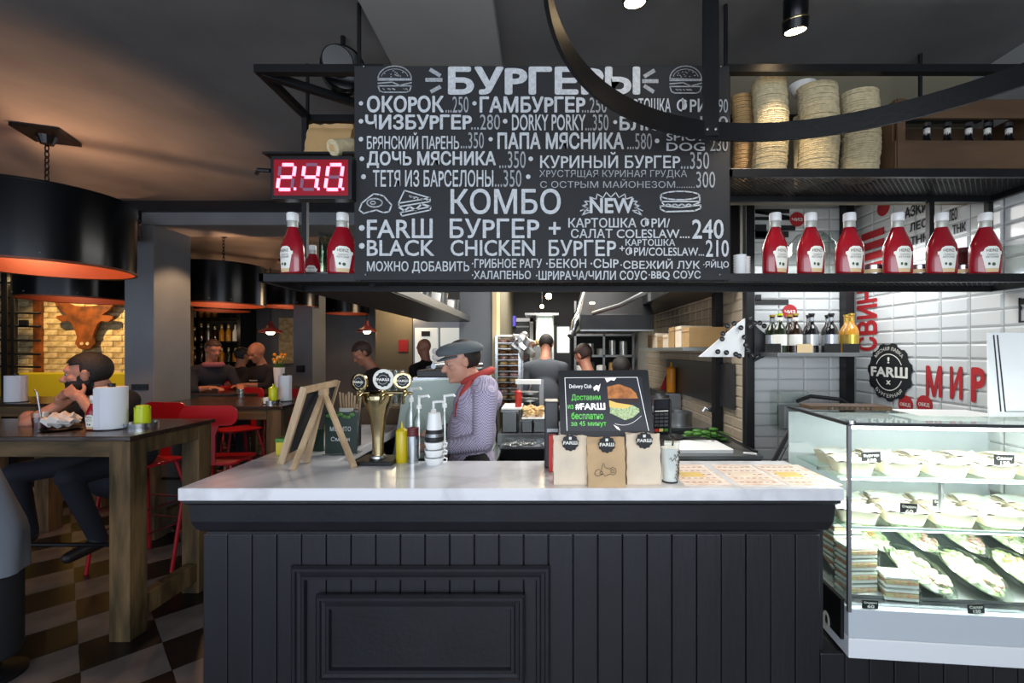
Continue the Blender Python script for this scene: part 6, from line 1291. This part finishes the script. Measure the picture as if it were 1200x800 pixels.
def finish(bd_,mats,voxel,smooth=6):
    mb = bd_.mesh(); o = mb.build('body','skin',bd_.root); 
    md = o.modifiers.new('r','REMESH'); md.mode='VOXEL'; md.voxel_size=voxel; md.use_smooth_shade=True
    m2 = o.modifiers.new('s','SMOOTH'); m2.factor=.5; m2.iterations=smooth; PENDING.append((o,bd_,mats))
def resolve():
    bpy.context.view_layer.update(); dgx = bpy.context.evaluated_depsgraph_get()
    for o,bd_,mats in PENDING:
        me = bpy.data.meshes.new_from_object(o.evaluated_get(dgx)); o.modifiers.clear(); old=o.data; o.data = me; off = OFF[bd_.root.name]
        me.materials.clear(); tags = list(mats)
        for t in tags: me.materials.append(M[mats[t]])
        n = len(me.polygons); cen = np.empty(n*3); me.polygons.foreach_get('center',cen); cen = cen.reshape(-1,3)+np.array(off)
        best = np.full(n,1e9); idx = np.zeros(n,int)
        for a,b,ra,rb,tag,fl in bd_.prims:
            if tag not in tags: continue
            if b is None:
                rot = np.array(rb) if rb is not None else np.eye(3); q = (cen-np.array(a))@rot/np.array(ra); d = (np.linalg.norm(q,axis=1)-1)*min(ra)
            else:
                ab = np.array(b-a); t = np.clip(((cen-np.array(a))@ab)/max(1e-9,ab@ab),0,1); d = np.linalg.norm(cen-(np.array(a)+t[:,None]*ab),axis=1)-(ra+(rb-ra)*t)
            k = d<best; best[k]=d[k]; idx[k]=tags.index(tag)
        me.polygons.foreach_set('material_index',idx.astype(np.int32)); me.polygons.foreach_set('use_smooth',[True]*n); me.update(); bpy.data.meshes.remove(old)
def cranium(root,L,m,s,mtl,name='hair',grow=1.07,keep=None,c0=(0,-.012,.028),r=(.074,.094,.088)):
    """cap of hair: part of an ellipsoid shell in the head frame"""
    v=[];f=[];n=32;mm=20; rows=[]
    for i in range(mm+1):
        t=-math.pi/2+math.pi*i/mm
        for k in range(n):
            a=2*math.pi*k/n; v.append(Vector((c0[0]+r[0]*grow*math.cos(t)*math.cos(a),c0[1]+r[1]*grow*math.cos(t)*math.sin(a),c0[2]+r[2]*grow*math.sin(t))))
    for i in range(mm):
        for k in range(n):
            q=(i*n+k,i*n+(k+1)%n,(i+1)*n+(k+1)%n,(i+1)*n+k); c=sum((v[j] for j in q),Vector())/4
            if keep(c): f.append(q)
    return MB().add([L(*p) for p in v],f).build(name,mtl,root,smooth=True,solid=.008*s,ang=80)
full_hair = lambda c: (c.z>.055-(.0 if c.y<.05 else -.012)) or (c.y<.012 and c.z>-.045 and not(abs(c.x)>.06 and c.y>-.03 and c.z<.02))
def eyes(root,L,s=1,look=(0,0)):
    for q in (1,-1):
        e = MB().ell(L(q*.030,.0715,.010),(.0105*s,)*3,n=12,m=8).build('eye','label_grey',root,smooth=True); MB().ell(L(q*.030+look[0],.0785,.008),(.0062*s,)*3,n=10,m=6).build('iris','ink',e)
# --- barista ---
ba = thing('person','barista in grey flat cap, checked lavender shirt and red neckerchief looking down','person',(-.4,2.5,0))
B = Body(ba); hc = P(541,424,2.5); hc.z += .0
m,L = head(B,hc,-72,14,1.0)
nk0 = P(562,452,2.53); B.cap(hc+Vector((.025,.01,-.05)),nk0+Vector((-.02,0,.0)),.052,.06,'skin')
ch = P(556,470,2.53); B.ell(P(557,476,2.54),(.12,.20,.16),None,'shirt'); B.ell(P(553,505,2.53),(.135,.18,.18),None,'shirt'); B.ell(P(553,545,2.53),(.13,.17,.17),None,'shirt')
B.cap(P(568,455,2.40),P(568,458,2.68),.072,.072,'shirt'); B.cap(P(567,459,2.5),P(568,466,2.52),.075,.10,'shirt')
# near arm (his left... towards the camera): shoulder, elbow back, forearm forward
sh_,el,wr_ = P(569,463,2.36),P(566,517,2.33),Vector((-.60,2.34,1.10)); B.cap(sh_,el,.066,.052,'shirt'); B.cap(el,Vector((-.47,2.35,1.10)),.05,.042,'shirt'); B.cap(Vector((-.47,2.35,1.10)),wr_,.036,.028,'skin'); hand(B,wr_,(-1,.1,-.1),(0,0,1),thumb=-1)
sh_,el,wr_ = P(565,460,2.70),Vector((-.42,2.78,1.15)),Vector((-.62,2.60,1.13)); B.cap(sh_,el,.064,.05,'shirt'); B.cap(el,wr_,.045,.03,'glove'); hand(B,wr_,(-1,-.2,-.2),(0,0,1))
for q in (-1,1): B.cap((-.37,2.53+q*.09,.98),(-.36,2.53+q*.1,.5),.09,.065,'trousers'); B.cap((-.36,2.53+q*.1,.5),(-.33,2.53+q*.1,.08),.062,.045,'trousers'); B.cap((-.33,2.53+q*.1,.045),(-.5,2.53+q*.12,.035),.045,.035,'shoe')
finish(B,{'skin':'skin_pale','shirt':'shirt_check','trousers':'cloth_black','shoe':'shoe','glove':'cloth_black'},.0065)
cranium(ba,L,m,1,'hair_dark',grow=1.035,keep=lambda c:(c.z>.05) or (c.y<-.005 and c.z>-.04))
eyes(ba,L)
b = MB(); n=32; rows=[(0,.0),(.5,.0),(.8,-.006),(1.0,-.03),(.98,-.045)]; v=[];f=[]
for i,(rr3,zz) in enumerate([(0.01,.112),(.45,.11),(.8,.1),(1.03,.078),(1.06,.06),(.98,.046)]):
    for k in range(n): a=2*math.pi*k/n; v.append(L(.092*rr3*math.cos(a), -.012+.118*rr3*math.sin(a)+(.012*rr3 if math.sin(a)>0 else 0), zz+.012*math.sin(a)*rr3))
for i in range(5):
    for k in range(n): f.append((i*n+k,i*n+(k+1)%n,(i+1)*n+(k+1)%n,(i+1)*n+k))
b.add(v,f); cp = b.build('flat_cap','cap_grey',ba,smooth=True,ang=80)
v=[];f=[]
for i in range(5):
    for k in range(13):
        a = R(20+140*k/12); rr4 = .95+.30*i/4*math.sin(R(180*k/12))**.6; v.append(L(.078*rr4*math.cos(a)*1.05,-.012+.112*rr4*math.sin(a),.045-.010*i/4))
for i in range(4):
    for k in range(12): f.append((i*13+k,i*13+k+1,(i+1)*13+k+1,(i+1)*13+k))
MB().add(v,f).build('cap_peak','cap_grey',cp,smooth=True,solid=.006)
MB().tube([P(560,441,2.52)+Vector((.075*math.cos(a),.078*math.sin(a),.035*math.cos(a))) for a in [i*math.pi/8 for i in range(16)]],.022,10,closed=True).build('neckerchief','cloth_red',ba,smooth=True)
MB().tube([P(553,447,2.44),P(544,460,2.41),P(537,476,2.40),P(534,488,2.41)],[.022,.022,.017,.008],10).build('collar_edge','cloth_red',ba,smooth=True)
b=MB(); v=[];f=[]
for i in range(8):
    for k in range(9):
        a = R(120+120*k/8); z = 1.02-.5*i/7; v.append(Vector((-.395+.165*math.cos(a),2.53+.20*math.sin(a),z)))
for i in range(7):
    for k in range(8): f.append((i*9+k,i*9+k+1,(i+1)*9+k+1,(i+1)*9+k))
MB().add(v,f).build('apron','cloth_black',ba,smooth=True,solid=.006)
# --- bearded man at the nearest table ---
bm_ = thing('person','bearded dark haired man in black shirt, hands clasped at his mouth at the near table','person',(-3.0,3.4,0))
B = Body(bm_); hs = 1.18; hc = P(103,438,3.02)
m,L = head(B,hc,-62,6,hs)
for c_,r_ in (((0,.022,-.058),(.066,.076,.062)),((0,.052,-.08),(.044,.048,.042)),((.056,.0,-.03),(.016,.03,.045)),((-.056,.0,-.03),(.016,.03,.045)),((0,.088,-.0405),(.026,.012,.006))): B.ell(L(*c_),tuple(q*hs for q in r_),m,'beard')
B.cap(hc+Vector((.04,.03,-.07)),P(128,470,3.15),.062,.07,'skin')
cx_ = P(131,490,3.2); B.ell(P(132,485,3.2),(.20,.15,.17),Matrix.Rotation(R(-25),3,'Z'),'shirt'); B.ell(P(136,525,3.28),(.19,.15,.22),Matrix.Rotation(R(-25),3,'Z'),'shirt'); B.ell(P(138,560,3.34),(.18,.16,.14),None,'trousers')
B.cap(P(122,465,3.25),P(148,470,3.15),.085,.08,'shirt')
w1 = P(84,466,2.98); w2 = P(97,468,2.86)
B.cap(P(112,470,3.3),P(60,503,3.2),.065,.05,'shirt'); B.cap(P(112,470,3.3),P(84,488,3.24),.07,.06,'shirt'); B.cap(P(60,496,3.15),P(34,489,2.98),.045,.045,'skin'); 
eL = P(34,496,2.86); B.cap(eL,w1.lerp(eL,.12),.047,.03,'skin'); 
eR = P(112,505,2.78)+Vector((0,.06,.02)); B.cap(P(150,470,3.1),eR,.07,.055,'shirt'); B.cap(eR,eR.lerp(w2,.35),.05,.043,'shirt'); B.cap(eR.lerp(w2,.35),w2,.04,.029,'skin')
hand(B,w2,P(74,454,2.86)-w2,(0,-1,.35),curl=.5,s=.95,thumb=1); hand(B,P(70,467,2.92),P(86,453,2.90)-P(70,467,2.92),(-.6,.3,.5),curl=.5,s=.9,thumb=-1); B.cap(w1.lerp(eL,.25),P(70,467,2.92),.032,.026,'skin')
for (hx,hy),(kx,ky),(fx,fy) in (((-2.92,3.32),(-2.98,2.86),(-2.93,3.0)),((-3.1,3.32),(-3.42,2.95),(-3.5,3.1))):
    B.cap((hx,hy,.84),(kx,ky,.80),.088,.068,'trousers'); B.cap((kx,ky,.80),(fx,fy,.36),.064,.048,'trousers'); B.cap((fx,fy,.33),(fx-.04,fy-.15,.30),.045,.036,'shoe')
finish(B,{'skin':'skin','shirt':'cloth_black','trousers':'cloth_navy','shoe':'shoe','beard':'hair_dark'},.0065,5)
cranium(bm_,L,m,hs,'hair_dark',grow=1.045,keep=full_hair)
eyes(bm_,L,hs); MB().tube([w2.lerp(eR,.12)+Vector((.036*math.cos(a),.01*math.sin(a),.034*math.sin(a))) for a in [i*math.pi/6 for i in range(12)]],.008,8,closed=True).build('wristwatch','steel',bm_,smooth=True)
# --- simpler seated figures further back ---
def sitter(label,px,py,Y,yaw,shirt,hair,skin='skin_dim',hs=1.0,lean=.0,arms='table',zseat=.80,tz=1.13,bald=False,pitch=10,stand=False,vox=.012,body_yaw=None,extra=None):
    hc = P(px,py,Y); by = yaw if body_yaw is None else body_yaw; fr = frame_of(by); fw = fr@Vector((0,1,0)); sd = fr@Vector((1,0,0)); t = thing('person',label,'person',(hc.x-fw.x*lean,hc.y-fw.y*lean,0)); B = Body(t)
    m,L = head(B,hc,yaw,pitch,hs); base = hc-fw*(.03+lean*.4)-Vector((0,0,.19)); rot = fr
    B.cap(hc-Vector((0,0,.06))-fw*.02,base+Vector((0,0,.02)),.052,.06,'skin'); hip = Vector((hc.x-fw.x*lean,hc.y-fw.y*lean,(hc.z-.72) if stand else zseat+.06))
    top = base-Vector((0,0,.10)); mid = top.lerp(hip,.55); B.ell(top,(.19,.12,.15),rot,'shirt'); B.ell(mid,(.165,.12,.2),rot,'shirt'); B.ell(hip,(.17,.13,.13),rot,'trousers')
    for q in (1,-1):
        s0 = base+sd*.19*q-Vector((0,0,.06)); B.cap(base+sd*.05*q-Vector((0,0,.03)),s0,.07,.068,'shirt')
        if arms=='table': e0 = s0+fw*.12+sd*.05*q; e0.z = tz+.02; w0 = e0+fw*.2-sd*.1*q; w0.z = tz+.05; hd_ = fw-sd*.3*q
        elif arms=='work': e0 = s0-Vector((0,0,.27))+sd*.04*q; w0 = e0+fw*.24-sd*.06*q; hd_ = fw
        else: e0 = s0-Vector((0,0,.28))+sd*.04*q; w0 = e0-Vector((0,0,.24))+fw*.06; hd_ = Vector((0,0,-1))+fw*.2
        B.cap(s0,e0,.062,.048,'shirt'); B.cap(e0,e0.lerp(w0,.4),.046,.04,'shirt'); B.cap(e0.lerp(w0,.4),w0,.038,.028,'skin'); hand(B,w0,hd_,(0,0,1) if arms!='down' else sd*q,thumb=q)
        h0 = hip+sd*.09*q
        if stand: k0 = Vector((h0.x,h0.y,h0.z*.52)); f0 = Vector((h0.x,h0.y,.08)); B.cap(h0,k0,.085,.06,'trousers'); B.cap(k0,f0,.058,.045,'trousers'); B.cap(f0-Vector((0,0,.03)),f0-Vector((0,0,.04))+fw*.15,.045,.038,'shoe')
        else: k0 = h0+fw*.42+sd*.04*q; k0.z = zseat; f0 = k0-fw*.08; f0.z=.34; B.cap(h0,k0,.085,.066,'trousers'); B.cap(k0,f0,.06,.046,'trousers'); B.cap(f0,f0+fw*.15-Vector((0,0,.02)),.044,.036,'shoe')
    finish(B,{'skin':skin,'shirt':shirt,'trousers':'cloth_navy','shoe':'shoe'},vox,3)
    if hair: cranium(t,L,m,hs,hair,grow=1.05,keep=full_hair)
    eyes(t,L,hs); 
    if extra: extra(t,L,fw,sd,base)
    return t
def logo(t,L,fw,sd,base):
    MB().box(-.05,.05,-.003,.003,-.008,.008).xf(Matrix.Translation(base-Vector((0,0,.16))+fw*.125)).build('shirt_print','label_grey',t); MB().tube([L(.055,.09,.012),L(.0,.1,.016),L(-.055,.09,.012)],.003,6).build('glasses','ink',t)
sitter('bald man with glasses in a printed black shirt looking down at the far table',301,413,5.75,-22,'cloth_black',None,hs=1.08,lean=.12,pitch=28,extra=logo)
def scarf(t,L,fw,sd,base): MB().tube([base+fw*.05*1+Vector((.085*math.cos(a),.085*math.sin(a),.02)) for a in [i*math.pi/6 for i in range(12)]],.03,10,closed=True).build('scarf','cloth_pink',t,smooth=True)
sitter('auburn haired person in dark jacket with pink scarf facing the bald man',250,410,5.3,60,'cloth_navy','hair_brown',lean=.05,pitch=15,extra=scarf)
sitter('dark haired person between the two diners, seen from behind',284,417,6.3,160,'cloth_black','hair_dark',pitch=15)
sitter('stooping customer in dark jacket beyond the beer tap',425,414,4.6,-60,'cloth_black','hair_brown',lean=.22,pitch=35,stand=True,arms='down',vox=.01,extra=None)
sitter('bald cook in black seen before the white rear doors',497,408,5.6,-120,'cloth_black',None,skin='skin',stand=True,arms='work',pitch=20)
def apronf(t,L,fw,sd,base): pass
sitter('cook in a red top partly hidden behind the monitor',684,417,4.5,-140,'cloth_red','hair_brown',skin='skin',stand=True,arms='work',pitch=35,lean=.1)
t = sitter('cook in a dark cap directly above the monitor top edge',728,434,3.95,170,'cloth_grey','hair_dark',skin='skin',stand=True,arms='work',pitch=40,lean=.1)
sitter('cook in grey shirt bending over behind the steel rack',640,404,5.0,175,'cloth_grey','hair_dark',skin='skin',stand=True,arms='work',pitch=45,lean=.25)
resolve()
